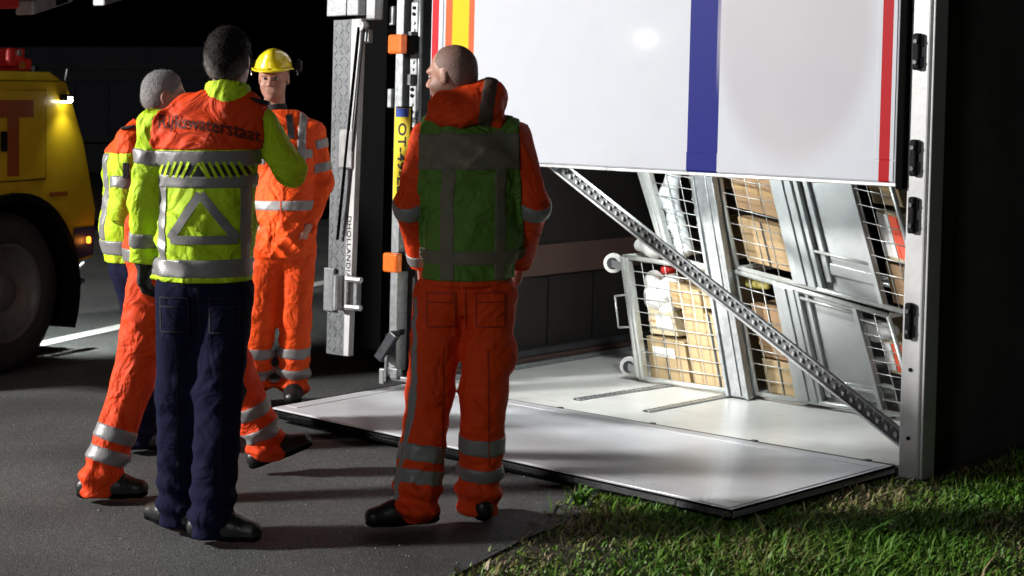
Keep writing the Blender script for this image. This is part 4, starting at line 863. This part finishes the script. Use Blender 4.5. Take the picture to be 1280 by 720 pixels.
# --- near man seen from behind: orange and yellow jacket, navy trousers
JB = dict(head=(-1.074, 6.46, 1.796), neck=(-1.076, 6.45, 1.686), chest=(-1.146, 6.46, 1.465), waist=(-1.159, 6.46, 1.162), pelvis=(-1.168, 6.46, .98), shl=(-1.35, 6.46, 1.547), ell=(-1.395, 6.46, 1.268), wrl=(-1.405, 6.5, 1.03), shr=(-.946, 6.46, 1.553), elr=(-.85, 6.52, 1.378), wrr=(-.985, 6.72, 1.57), hpl=(-1.25, 6.46, .919), knl=(-1.264, 6.48, .537), anl=(-1.268, 6.5, .115), hpr=(-1.08, 6.46, .919), knr=(-1.104, 6.42, .534), anr=(-1.115, 6.33, .115), tol=(-1.38, 6.6, .03), tor=(-.92, 6.28, .03))
pB = person('dark-haired man seen from behind in lettered orange and yellow jacket, right elbow raised', JB, (.12, 1, -.08), (.1, 1), dict(jacket=HV_Y, trousers=navy, yoke=(HV_OR, 1.46, 'orange_yoke'), yoke_arms=False, bands=((1.43, .03), (1.345, .028), (1.02, .036)), arm_bands=(('l', 'u', .42, .03), ('l', 'f', .62, .03), ('r', 'f', .35, .03)), collar=(.02, .085, HV_Y)),
            hair=dict(m=hair_mix, tuft=True, len=.007, line=.06, nape=.075), hairgrow=.010, seed=1, gloves=('l',), wide=.98, hem_z=.965, arm_r=.06)
bx_ = (1, 0, 0); og = (-1.146, 6.46, 1.50); tw = (0.0, 1, 0)
tv, tf = text_mesh('Rijkswaterstaat', .072, 1.02, .0008)
drape([(v[0]*.84+.012, v[1]+.055-.35*v[0]*v[0]-.12*v[0]) for v in tv], tf, pB['yoke'], pB['root'], tw, og, bx_, .0085, 'back_lettering', mat('dark_print', (.1, .02, .012), .7))
vs, fs = gridstrip((-.175, -.112), (.175, -.112), .062, 40, 4); drape(vs, fs, pB['jacket'], pB['root'], tw, og, bx_, .004, 'chevron_ground', inkm)
for i in range(14):
    x = -.17+i*.026; 
    if abs(x+.02) < .028: continue
    s = -1 if x > -.02 else 1; vs, fs = gridstrip((x-.014*s, -.142), (x+.014*s, -.082), .011, 6, 2); drape(vs, fs, pB['jacket'], pB['root'], tw, og, bx_, .007, 'chevron', HV_Y)
for a, b in (((-.045, -.14), (-.015, -.085)), ((-.015, -.085), (.018, -.14))):
    vs, fs = gridstrip(a, b, .008, 8, 2); drape(vs, fs, pB['jacket'], pB['root'], tw, og, bx_, .0075, 'chevron_arrow', HV_Y)
for a, b in (((-.125, -.37), (-.01, -.2)), ((-.01, -.2), (.125, -.37)), ((-.125, -.372), (.125, -.372))):
    vs, fs = gridstrip(a, b, .032, 20, 3); drape(vs, fs, pB['jacket'], pB['root'], tw, og, bx_, .006, 'reflective_triangle', refl)
for a in (-.165, .15):
    vs, fs = gridstrip((a, -.45), (a, -.18), .034, 24, 3); drape(vs, fs, pB['jacket'], pB['root'], tw, og, bx_, .0055, 'reflective_stripe', refl)
MB().beam((-.99, 6.43, 1.652), (-.915, 6.44, 1.634), (0, .03, 0), (0, 0, .008)).build('epaulette', blackcloth, pB['root'], bevel=.006)
# --- second man from behind, in the hood and vest
JC = dict(head=(-.232, 6.60, 1.74), neck=(-.2, 6.6, 1.62), chest=(-.165, 6.6, 1.415), waist=(-.15, 6.62, 1.134), pelvis=(-.177, 6.62, .948), shl=(-.33, 6.62, 1.495), ell=(-.395, 6.62, 1.234), wrl=(-.36, 6.78, .995), shr=(.01, 6.6, 1.495), elr=(.085, 6.62, 1.234), wrr=(.03, 6.8, .995), hpl=(-.275, 6.62, .885), knl=(-.32, 6.64, .509), anl=(-.372, 6.56, .115), hpr=(-.085, 6.62, .885), knr=(-.108, 6.62, .512), anr=(-.13, 6.68, .115), tol=(-.56, 6.5, .03), tor=(-.18, 6.84, .03))
pC = person('shaven-headed man seen from behind in hooded orange workwear and green vest', JC, (-.86, .5, -.12), (-.18, 1), dict(jacket=HV_OR, trousers=HV_OR, vest=cloth('vest_green', (.12, .26, .04)), vest_hem=.955, vest_tape=mat('dark_reflective_tape', (.2, .185, .135), .85, 0, .2, 12, .2, 90, spec=.2), vest_bands=((1.45, .07), (1.045, .03)), vest_v=((-.1, .026, .96, 1.53), (.1, .026, .96, 1.53)), arm_bands=(('l', 'f', .0, .032), ('r', 'f', .0, .032), ('l', 'f', .85, .028)), leg_bands=(('l', .58, .034), ('l', .80, .03), ('r', .5, .034), ('r', .78, .03)), leg_stripe=(-1, -.4), collar=(.0, .085, HV_O), pocket=[('s', (-.02, 6.64, .66), (.045, .085, .09), ((1, 0, 0), (0, 1, 0), (0, 0, 1)))]),
            hair=dict(m=hair_stub, line=.03, nape=.06), hairgrow=.0015, seed=5, wide=.9, hem_z=.93, leg_r=1.03, arm_r=.063)
def hood(J, root):
    n = V3(J['neck']); f = Field(n-.22, n+.22, .0075)
    put(f, [('e', n+V3((-.05, -.06, -.01)), n+V3((.11, -.05, .04)), (.075, .06), (.075, .06), None), ('e', n+V3((.0, -.1, -.02)), n+V3((.10, -.1, .0)), (.06, .06), (.06, .06), None), cap(n+V3((-.085, -.02, -.04)), n+V3((-.02, -.05, .01)), .042, .052), cap(n+V3((.11, -.02, .05)), n+V3((.13, -.05, -.05)), .045, .05)], .03); crease(f, .012, 12, 1.1)
    fi = Field(n-.22, n+.22, .0075); h = V3(J['head']); put(fi, [ell(h+V3((.02, .01, .0)), (.092, .092, .12)), cap(h, n-V3((0, 0, .06)), .06)], .02)
    o = field_obj(np.maximum(f.F, -fi.F), f, 'hood', HV_OR, root); X, Y, Z = np.meshgrid(f.x, f.y, f.z, indexing='ij', sparse=True)
    G = np.maximum(np.maximum(f.F-.004, -fi.F), np.abs(X-(n[0]+.105)-.15*(Z-n[2]))-.028); field_obj(G, f, 'hood_panel', mat('hood_panel_cloth', (.1, .06, .045), .7, 0, .2, 14), o)
hood(JC, pC['root'])
f_ = pC['fd']
def pocket(o, root, origin, rect, m, edge, label='pocket'):
    x0, x1, z0, z1 = rect
    vs, fs = gridstrip((x0, (z0+z1)/2), (x1, (z0+z1)/2), z1-z0, 10, 8); p = drape(vs, fs, o, root, (0, 1, 0), origin, (1, 0, 0), .007, label, m)
    for a, b in (((x0, z0), (x1, z0)), ((x0, z0), (x0, z1)), ((x1, z0), (x1, z1)), ((x0, z1), (x1, z1)), ((x0, z1-.035), (x1, z1-.035))):
        v2, f2 = gridstrip(a, b, .005, 8, 1); drape(v2, f2, o, root, (0, 1, 0), origin, (1, 0, 0), .009, 'stitched_edge', edge)
ndark = mat('navy_seam', (.004, .004, .014), .8); odark = mat('orange_seam', (.42, .03, .008), .7)
for (q_, og_, m_, e2) in ((pB, (-1.168, 6.46, .85), navy, ndark), (pC, (-.177, 6.62, .85), HV_OR, odark)):
    for sx in (-1, 1):
        cx = sx*.095; pocket(q_['trousers'], q_['root'], og_, (cx-.055, cx+.055, -.07, .06), m_, e2)
        v2, f2 = gridstrip((sx*.085, -.16), (sx*.09, -.62), .0045, 40, 1); drape(v2, f2, q_['trousers'], q_['root'], (0, 1, 0), og_, (1, 0, 0), .005, 'leg_seam', e2)
    v2, f2 = gridstrip((0, .09), (0, -.09), .005, 16, 1); drape(v2, f2, q_['trousers'], q_['root'], (0, 1, 0), og_, (1, 0, 0), .005, 'centre_seam', e2)
# --- helmeted man facing us
JD = dict(head=(-1.284, 9.18, 1.765), neck=(-1.278, 9.2, 1.60), chest=(-1.224, 9.18, 1.387), waist=(-1.22, 9.18, 1.085), pelvis=(-1.233, 9.18, .891), shl=(-1.375, 9.18, 1.475), ell=(-1.431, 9.18, 1.2), wrl=(-1.36, 9.12, .98), shr=(-1.07, 9.18, 1.468), elr=(-1.022, 9.2, 1.2), wrr=(-1.09, 9.12, .98), hpl=(-1.315, 9.2, .848), knl=(-1.362, 9.2, .463), anl=(-1.396, 9.25, .115), hpr=(-1.155, 9.2, .848), knr=(-1.172, 9.22, .463), anr=(-1.19, 9.28, .115), tol=(-1.42, 9.05, .03), tor=(-1.17, 9.08, .03))
pD = person('man in yellow hard hat and orange coverall facing the camera', JD, (-.06, -1, -.12), (.0, -1), dict(jacket=HV_O, trousers=HV_O, bands=((1.085, .028),), arm_bands=(('r', 'u', .22, .026), ('r', 'u', .68, .026), ('l', 'u', .5, .026)), vstripes=((-.105, .024, 1.30, 1.6, -1), (.105, .024, 1.30, 1.6, -1)), leg_bands=(('r', .50, .03), ('r', .83, .03), ('l', .50, .03), ('l', .83, .03))),
            hair=dict(m=hair_grey, len=.006, line=.02, nape=.05), hairgrow=.004, seed=7, wide=.93, hem_z=.80, leg_r=.98, arm_r=.062)
def helmet(J, root, fdir):
    c = V3(J['head']); f = unit(fdir); up = V3((0, 0, 1)); r = np.cross(f, up)
    fd = Field(c-.17, c+.22, .0052); q = c+up*.045-f*.01; put(fd, [('s', q, (.103, .125, .112), (tuple(r), tuple(f), (0, 0, 1)))], .01)
    put(fd, [cap(q-f*.09+up*.055, q+f*.085+up*.07, .04, .034)], .03)
    X, Y, Z = np.meshgrid(fd.x, fd.y, fd.z, indexing='ij', sparse=True)
    F = np.maximum(fd.F, q[2]+.0-Z)
    br = Field(c-.17, c+.22, .0052); put(br, [('s', q+f*.018+up*.0, (.115, .155, .3), (tuple(r), tuple(f), (0, 0, 1)))], .01)
    yy = (X-q[0])*f[0]+(Y-q[1])*f[1]; brim = np.maximum(br.F, np.abs(Z-(q[2]+.004-.18*np.clip(yy-.06, 0, 1)))-.0052); F = np.minimum(F, brim)
    fi = Field(c-.17, c+.22, .0052); put(fi, [('s', q, (.096, .118, .103), (tuple(r), tuple(f), (0, 0, 1)))], .01); F = np.maximum(F, -fi.F)
    o = field_obj(F, fd, 'hard_hat', helm, root, 'yellow hard hat with raised grey ear defenders')
    for s in (-1, 1):
        a = q+r*s*.115+up*.02-f*.02; mb = MB(); lathe(mb, a-r*s*.012, r*s, [(0, .02), (0, .036), (.03, .038), (.042, .03), (.046, .01)], 20); mb.build('ear_defender', blackp, o, smooth=True)
        mb = MB(); mb.rod(a+r*s*.012, a+r*s*.01-up*.05+f*.01, .004); mb.rod(a-f*.02+r*s*.01, a+f*.03+r*s*.01-up*.03, .004); mb.build('defender_arm', alu, o)
    mb = MB(); ht = V3(J['neck'])
helmet(JD, pD['root'], (-.06, -1, -.0))
_n = V3(JD['neck']); _f = Field(_n-.2, _n+.2, .007); put(_f, [('e', _n-V3((0, 0, .12)), _n-V3((0, 0, .01)), (.085, .075), (.066, .066), (1, 0, 0))], .01); field_obj(_f.F, _f, 'undershirt', blackcloth, pD['root'])
bj = pD['jacket']; drape(*(gridstrip((-.16, -.1), (.16, -.1), .045, 30, 3)), bj, pD['root'], (0, 1, 0), (-1.224, 9.18, 1.46), (1, 0, 0), .008, 'reflective_chest_band', refl)
drape(*(gridstrip((.05, -.165), (.115, -.17), .03, 12, 3)), bj, pD['root'], (0, 1, 0), (-1.224, 9.18, 1.46), (1, 0, 0), .008, 'chest_badge', mat('dark_red_badge', (.2, .01, .01), .6))
drape(*(gridstrip((.03, .11), (.055, -.02), .035, 12, 3)), bj, pD['root'], (0, 1, 0), (-1.224, 9.18, 1.46), (1, 0, 0), .008, 'dark_lapel', blackcloth)
drape(*(gridstrip((-.01, .06), (-.0, -.5), .006, 40, 1)), bj, pD['root'], (0, 1, 0), (-1.224, 9.18, 1.46), (1, 0, 0), .006, 'front_seam', mat('dull_orange_seam', (.5, .05, .01), .7))
# --- grey-haired man farther left, yellow jacket with orange shoulders, navy trousers
JE = dict(head=(-1.646, 8.06, 1.665), neck=(-1.722, 8.06, 1.553), chest=(-1.775, 8.06, 1.343), waist=(-1.80, 8.06, 1.041), pelvis=(-1.775, 8.06, .875), shl=(-1.776, 8.24, 1.45), ell=(-1.777, 8.32, 1.138), wrl=(-1.629, 8.3, .964), shr=(-1.76, 7.89, 1.452), elr=(-1.79, 7.84, 1.142), wrr=(-1.66, 7.85, 1.06), hpl=(-1.77, 8.16, .82), knl=(-1.71, 8.18, .45), anl=(-1.69, 8.16, .115), hpr=(-1.753, 7.98, .822), knr=(-1.716, 7.98, .466), anr=(-1.74, 7.96, .115), tol=(-1.563, 8.16, .03), tor=(-1.60, 7.96, .03))
pE = person('grey-haired man beside the recovery truck in a yellow jacket with orange shoulders', JE, (.93, .35, -.18), (1, .08), dict(jacket=HV_Y, trousers=navy, yoke=(HV_O, 1.40, 'orange_shoulders'), bands=((1.16, .03), (.96, .035)), arm_bands=(('r', 'u', .62, .03), ('l', 'u', .6, .03)), collar=(-.01, .08, HV_O), vstripes=((.1, .025, .99, 1.4, 1),)),
            hair=dict(m=hair_grey, len=.005, line=.06, nape=.06), hairgrow=.004, seed=11, wide=.93, hem_z=.885, arm_r=.07)
MB().beam((-1.80, 7.86, 1.515), (-1.74, 7.85, 1.525), (0, .03, 0), (0, 0, .007)).build('epaulette', blackcloth, pE['root'], bevel=.006)
MB().box(-1.775, -1.745, 7.768, 7.776, 1.29, 1.36).build('sleeve_badge', blackcloth, pE['root'], bevel=.003)
# --- man in orange coverall striding, mostly hidden behind the near man
JA_ = dict(head=(-1.27, 7.24, 1.50), neck=(-1.35, 7.24, 1.40), chest=(-1.442, 7.21, 1.24), waist=(-1.485, 7.19, 1.039), pelvis=(-1.47, 7.19, .904), shl=(-1.42, 7.39, 1.324), ell=(-1.40, 7.47, 1.068), wrl=(-1.3, 7.49, .926), shr=(-1.42, 7.03, 1.335), elr=(-1.52, 6.99, 1.138), wrr=(-1.46, 7.03, .944), hpl=(-1.44, 7.29, .87), knl=(-1.22, 7.43, .5), anl=(-1.075, 7.51, .145), hpr=(-1.50, 7.09, .881), knr=(-1.57, 7.06, .482), anr=(-1.69, 6.99, .115), tol=(-.88, 7.54, .17), tor=(-1.50, 6.99, .03))
pA = person('man in orange coverall striding right, mostly hidden behind the dark-haired man', JA_, (.9, .2, -.4), (1, .1), dict(jacket=HV_OR, trousers=HV_OR, bands=((1.0, .03), (1.22, .03)), arm_bands=(('r', 'u', .6, .03), ('r', 'f', .3, .03)), leg_bands=(('r', .57, .032), ('r', .80, .032), ('l', .57, .03), ('l', .84, .03)), collar=(-.01, .08, HV_O)),
            hair=dict(m=hair_dark, line=.06, nape=.06), seed=14, wide=.86, hem_z=.80, feet=dict(l=.35), leg_r=.98)

# ------------------------------------------------------------------ recovery truck at the left
TC = np.array([-2.99, 10.2]); TE = np.array([.42, .907]); TN = np.array([-.907, .42])
def K(p): q = TC+TE*p[0]+TN*p[1]; return (q[0], q[1], p[2])     # along, inward, up
trk = thing('recovery_truck', 'yellow recovery truck with red crane gear, rear wheel and amber lamp at the left edge', 'truck', (-2.99, 10.2, 0), math.atan2(TE[1], TE[0]))
def KB(): return MB(K)
def body_prism(poly, y0, y1, name, m, par, **kw):
    mb = KB(); n = len(poly); vs = [(x, y0, z) for x, z in poly]+[(x, y1, z) for x, z in poly]; fs = [tuple(range(n)), tuple(reversed(range(n, 2*n)))]+[(i, (i+1) % n, n+(i+1) % n, n+i) for i in range(n)]; mb.add(vs, fs); return mb.build(name, m, par, **kw)
arch = [(.0+.545*math.cos(t), .48+.60*math.sin(t)) for t in np.linspace(math.radians(10), math.radians(170), 22)]
bodyp = [(.545, .62), (.745, .64), (.775, .95), (.66, 1.38), (.50, 1.74), (.49, 1.76), (-1.2, 1.76), (-1.2, .62), (-.545, .62)]+arch[::-1]
bo = body_prism(bodyp, 0, 2.3, 'body', truck_y, trk, bevel=.012)
body_prism([(-1.2, 1.763), (.475, 1.763), (.36, 1.82), (-1.2, 1.82)], .02, 2.28, 'deck_edge', mat('deck_yellow', (.75, .6, .03), .4, 0, .2, 9), trk, bevel=.006)
do = KB().box(-.85, .285, -.012, -.001, 1.165, 1.705).build('locker_door', truck_y, trk, bevel=.006)
KB().box(-.72, -.02, -.0145, -.012, 1.2, 1.66)
KB().box(-.25, .17, -.0155, -.0125, 1.54, 1.645).build('letter_t', truck_t, do, 'top bar of the large letter T'); KB().box(-.06, .04, -.0155, -.0125, 1.19, 1.54).build('letter_t', truck_t, do, 'stem of the large letter T')
KB().box(-.12, -.075, -.03, -.012, 1.34, 1.46).build('door_handle', blackp, do, bevel=.006)
KB().box(.292, .297, -.004, .0, 1.16, 1.71).build('door_gap', blackp, trk); KB().box(-.85, .292, -.004, 0, 1.155, 1.16).build('door_gap', blackp, trk)
KB().box(.33, .5, -.004, -.0005, 1.05, 1.075).build('red_trim', truck_t, trk)
body_prism([(.55, .64), (.742, .66), (.765, .84), (.56, .84)], -.006, -.0005, 'blue_panel', truck_b, trk)
fd_ = KB()
for i in range(24):
    t0, t1 = [math.radians(-25+230*k/24) for k in (i, i+1)]
    P4 = [(r_*math.cos(t)*.93, y, .48+r_*math.sin(t)) for y in (-.05, .3) for r_, t in ((.565, t0), (.61, t0), (.61, t1), (.565, t1))]
    fd_.hexa([P4[0], P4[1], P4[2], P4[3], P4[4], P4[5], P4[6], P4[7]])
fd_.build('mudguard', blackp, trk, bevel=0)
KB().box(-1.2, .56, .32, 2.0, .35, 1.1).build('chassis', rubber, trk)
def wheel(cx, y0):
    mb = MB(K); prof = [(.25, .29), (.02, .295), (0, .31), (.0, .42), (.03, .47), (.07, .485), (.23, .485), (.27, .47), (.3, .42), (.3, .30)]
    mb2 = MB(); c = K((cx, y0, .485)); lathe(mb2, c, (TN[0], TN[1], 0), prof, 48, False); ty = mb2.build('tyre', mat('tyre_rubber', (.035, .035, .036), .7, 0, .3, 20, .2, 60), trk, smooth=False, bevel=0)
    for p in ty.data.polygons: p.use_smooth = len(p.vertices) == 4
    mb3 = MB(); lathe(mb3, c, (TN[0], TN[1], 0), [(.02, .02), (.02, .09), (.05, .11), (.09, .16), (.1, .24), (.03, .275), (.0, .295), (.012, .302), (.05, .302)], 48); rm = mb3.build('rim', mat('rim_grey', (.17, .165, .16), .5, .3, .3, 12), trk, smooth=True)
    for i in range(10):
        a = 2*math.pi*i/10; u = V3((TE[0], TE[1], 0))*math.cos(a)*.2+V3((0, 0, 1))*math.sin(a)*.2; p_ = V3(c)+u+V3((TN[0], TN[1], 0))*.06; MB().rod(p_, p_+V3((TN[0], TN[1], 0))*.045, .014, 6).build('wheel_nut', galv, rm)
wheel(0, .03); 
KB().box(.56, .95, .35, 1.9, .32, .6).build('rear_underframe', blackp, trk, bevel=.02)
for (x, y, z) in ((.72, .3, .45), (.85, .3, .5), (.8, .5, .4)): KB().rod((x, y, z), (x+.16, y, z-.05), .025).build('hydraulic_pipe', darksteel, trk, smooth=True)
KB().rod((.87, .28, .5), (1.0, .28, .57), .012).build('hook', galv, trk)
lh = KB().box(.425, .475, -.06, -.002, 1.64, 1.68).build('work_lamp', blackp, trk, 'small bright white work lamp', bevel=.006)
KB().box(.43, .47, -.055, -.01, 1.628, 1.639).build('lamp_lens', mat('lamp_glow', (1, 1, .9), .3, emis=(1, 1, .88), estr=30), lh)
KB().box(.43, .47, -.066, -.061, 1.632, 1.664).build('lamp_lens', mat('lamp_glow', (1, 1, .9), .3), lh)
wl_ = K((.45, -.09, 1.61)); KB().box(.72, .80, .25, .37, 1.28, 1.36).build('added_rear_lamp', blackp, trk, bevel=.008)  # rear fixture added to carry the beam below
lamp('added_rear_beam', 'SPOT', K((.84, .31, 1.30)), K((1.9, .7, 0)), 260, .03, (.92, 1, .93), spot_size=math.radians(110), spot_blend=.7)  # beam added to light the road behind the truck
lamp('truck_work_lamp', 'SPOT', wl_, K((.46, .02, 1.2)), 3, .02, (1, 1, .85), spot_size=math.radians(100), spot_blend=1.0)
al = KB().box(.668, .698, -.03, -.007, .735, .78).build('amber_lamp', mat('amber_glow', (1, .3, .02), .3, emis=(1, .25, .02), estr=4), trk, 'small lit amber side lamp', bevel=.01)
lamp('amber_light', 'POINT', K((.69, -.06, .75)), K((.7, .3, .7)), .25, .02, (1, .3, .03))
# crane on the deck
KB().box(-.9, .2, .15, .5, 1.822, 1.93).build('crane_base', truck_r, trk, bevel=.015)
cl = KB().box(.03, .17, .05, .3, 1.85, 1.96).build('crane_clamp', truck_r, trk, bevel=.012)
KB().box(.12, .22, .04, .3, 1.823, 1.90).build('crane_clamp', truck_r, trk, bevel=.012)
KB().rod((.09, .04, 1.93), (.09, .02, 1.93), .02, 12).build('bolt', alu, cl); KB().rod((.12, .04, 1.855), (.12, .02, 1.855), .02, 12).build('bolt', mat('brass_orange', (.6, .3, .05), .4, .5), cl)
KB().rod((-.02, .28, 1.93), (-.06, .28, 2.6), .13, 14).build('crane_column', mat('crane_grey_red', (.13, .035, .045), .5, .2, .5, 14, .2, 30), trk, smooth=False)
KB().beam((-.5, .3, 1.95), (-.25, .3, 2.6), (.07, 0, 0), (0, .1, 0)).build('crane_link', truck_r, trk, bevel=.015)
KB().beam((-.6, .25, 2.2), (.25, .25, 2.27), (0, 0, .06), (0, .09, 0)).build('crane_arm', truck_r, trk, bevel=.015)
KB().rod((-.3, .12, 1.99), (-.3, .05, 1.99), .045, 14).build('hydraulic_union', alu, trk)
bm_ = KB().beam((.24, .12, 2.21), (.62, .12, 2.31), (0, 0, .045), (0, .07, 0)).build('boom', tin, trk, 'pale grey crane boom section', bevel=.012)
KB().beam((.45, .045, 2.26), (.56, .045, 2.29), (0, 0, .028), (0, .004, 0)).build('warning_plate', blackp, bm_, bevel=.002)
KB().beam((.60, .12, 2.35), (1.4, .12, 2.56), (0, 0, .05), (0, .06, 0)).build('boom', tin, trk, bevel=.012)
KB().beam((.93, .1, 2.29), (1.25, .1, 2.37), (0, 0, .035), (0, .05, 0)).build('boom', tin, trk, bevel=.012)
KB().rod((.60, .1, 1.77), (.62, .1, 1.84), .006).build('aerial', alu, trk); KB().rod((.55, .3, 1.77), (.55, .3, 1.86), .02).build('aerial', blackp, trk)

# ------------------------------------------------------------------ dark lorry parked beyond
lor = thing('parked_lorry', 'unlit dark lorry trailer parked in the background behind the recovery truck', 'lorry', (-4.6, 21, 0))
dk = mat('lorry_side', (.007, .0075, .010), .95, 0, .3, 3, spec=.04); dk2 = mat('lorry_dark', (.0012, .0012, .0016), .9, 0, .3, 5, spec=.2)
X0, X1, Y0 = -6.6, -3.3, 21.0
MB().box(X0, X1, Y0, Y0+8, 1.15, 2.3).build('box_body', dk, lor, bevel=.03)
for i in range(8): MB().box(X0+.02+i*.41, X0+.40+i*.41, Y0-.012, Y0-.001, 1.2, 1.85).build('side_panel', dk, lor, bevel=.004)
for z in (1.12, 1.88, 2.02): MB().box(X0, X1, Y0-.02, Y0-.003, z, z+.09).build('side_rail', dk2, lor, bevel=.006)
MB().box(X0+.2, X1-.1, Y0+.1, Y0+7, .75, 1.1).build('chassis', dk2, lor)
for x in (X0+.8, X1-.9):
    mb = MB(); lathe(mb, (x, Y0+.1, .5), (0, 1, 0), [(0, .2), (0, .47), (.03, .5), (.27, .5), (.3, .47)], 32); mb.build('wheel', rubber, lor)
MB().box(X1-.6, X1-.5, Y0-.03, Y0-.01, .95, 1.0).build('reflector', whitep, lor)

# ------------------------------------------------------------------ floodlight whose beam lights the scene (left of the frame)
fl = thing('floodlight', 'mast-mounted work floodlight shining onto the trailer', 'lamp', (-11.4, 5.95, 0))
MB().rod((-11.4, 5.95, 0), (-11.4, 5.95, 4.5), .025, 12).build('mast', galv, fl, smooth=True)
for k in range(3):
    a = 2.1*k; MB().rod((-11.4, 5.95, .7), (-11.4+.6*math.cos(a), 5.95+.6*math.sin(a), 0), .014, 8).build('leg', galv, fl, smooth=True)
MB().box(-11.48, -11.24, 5.75, 6.2, 4.3, 4.7).build('lamp_head', blackp, fl, bevel=.01)
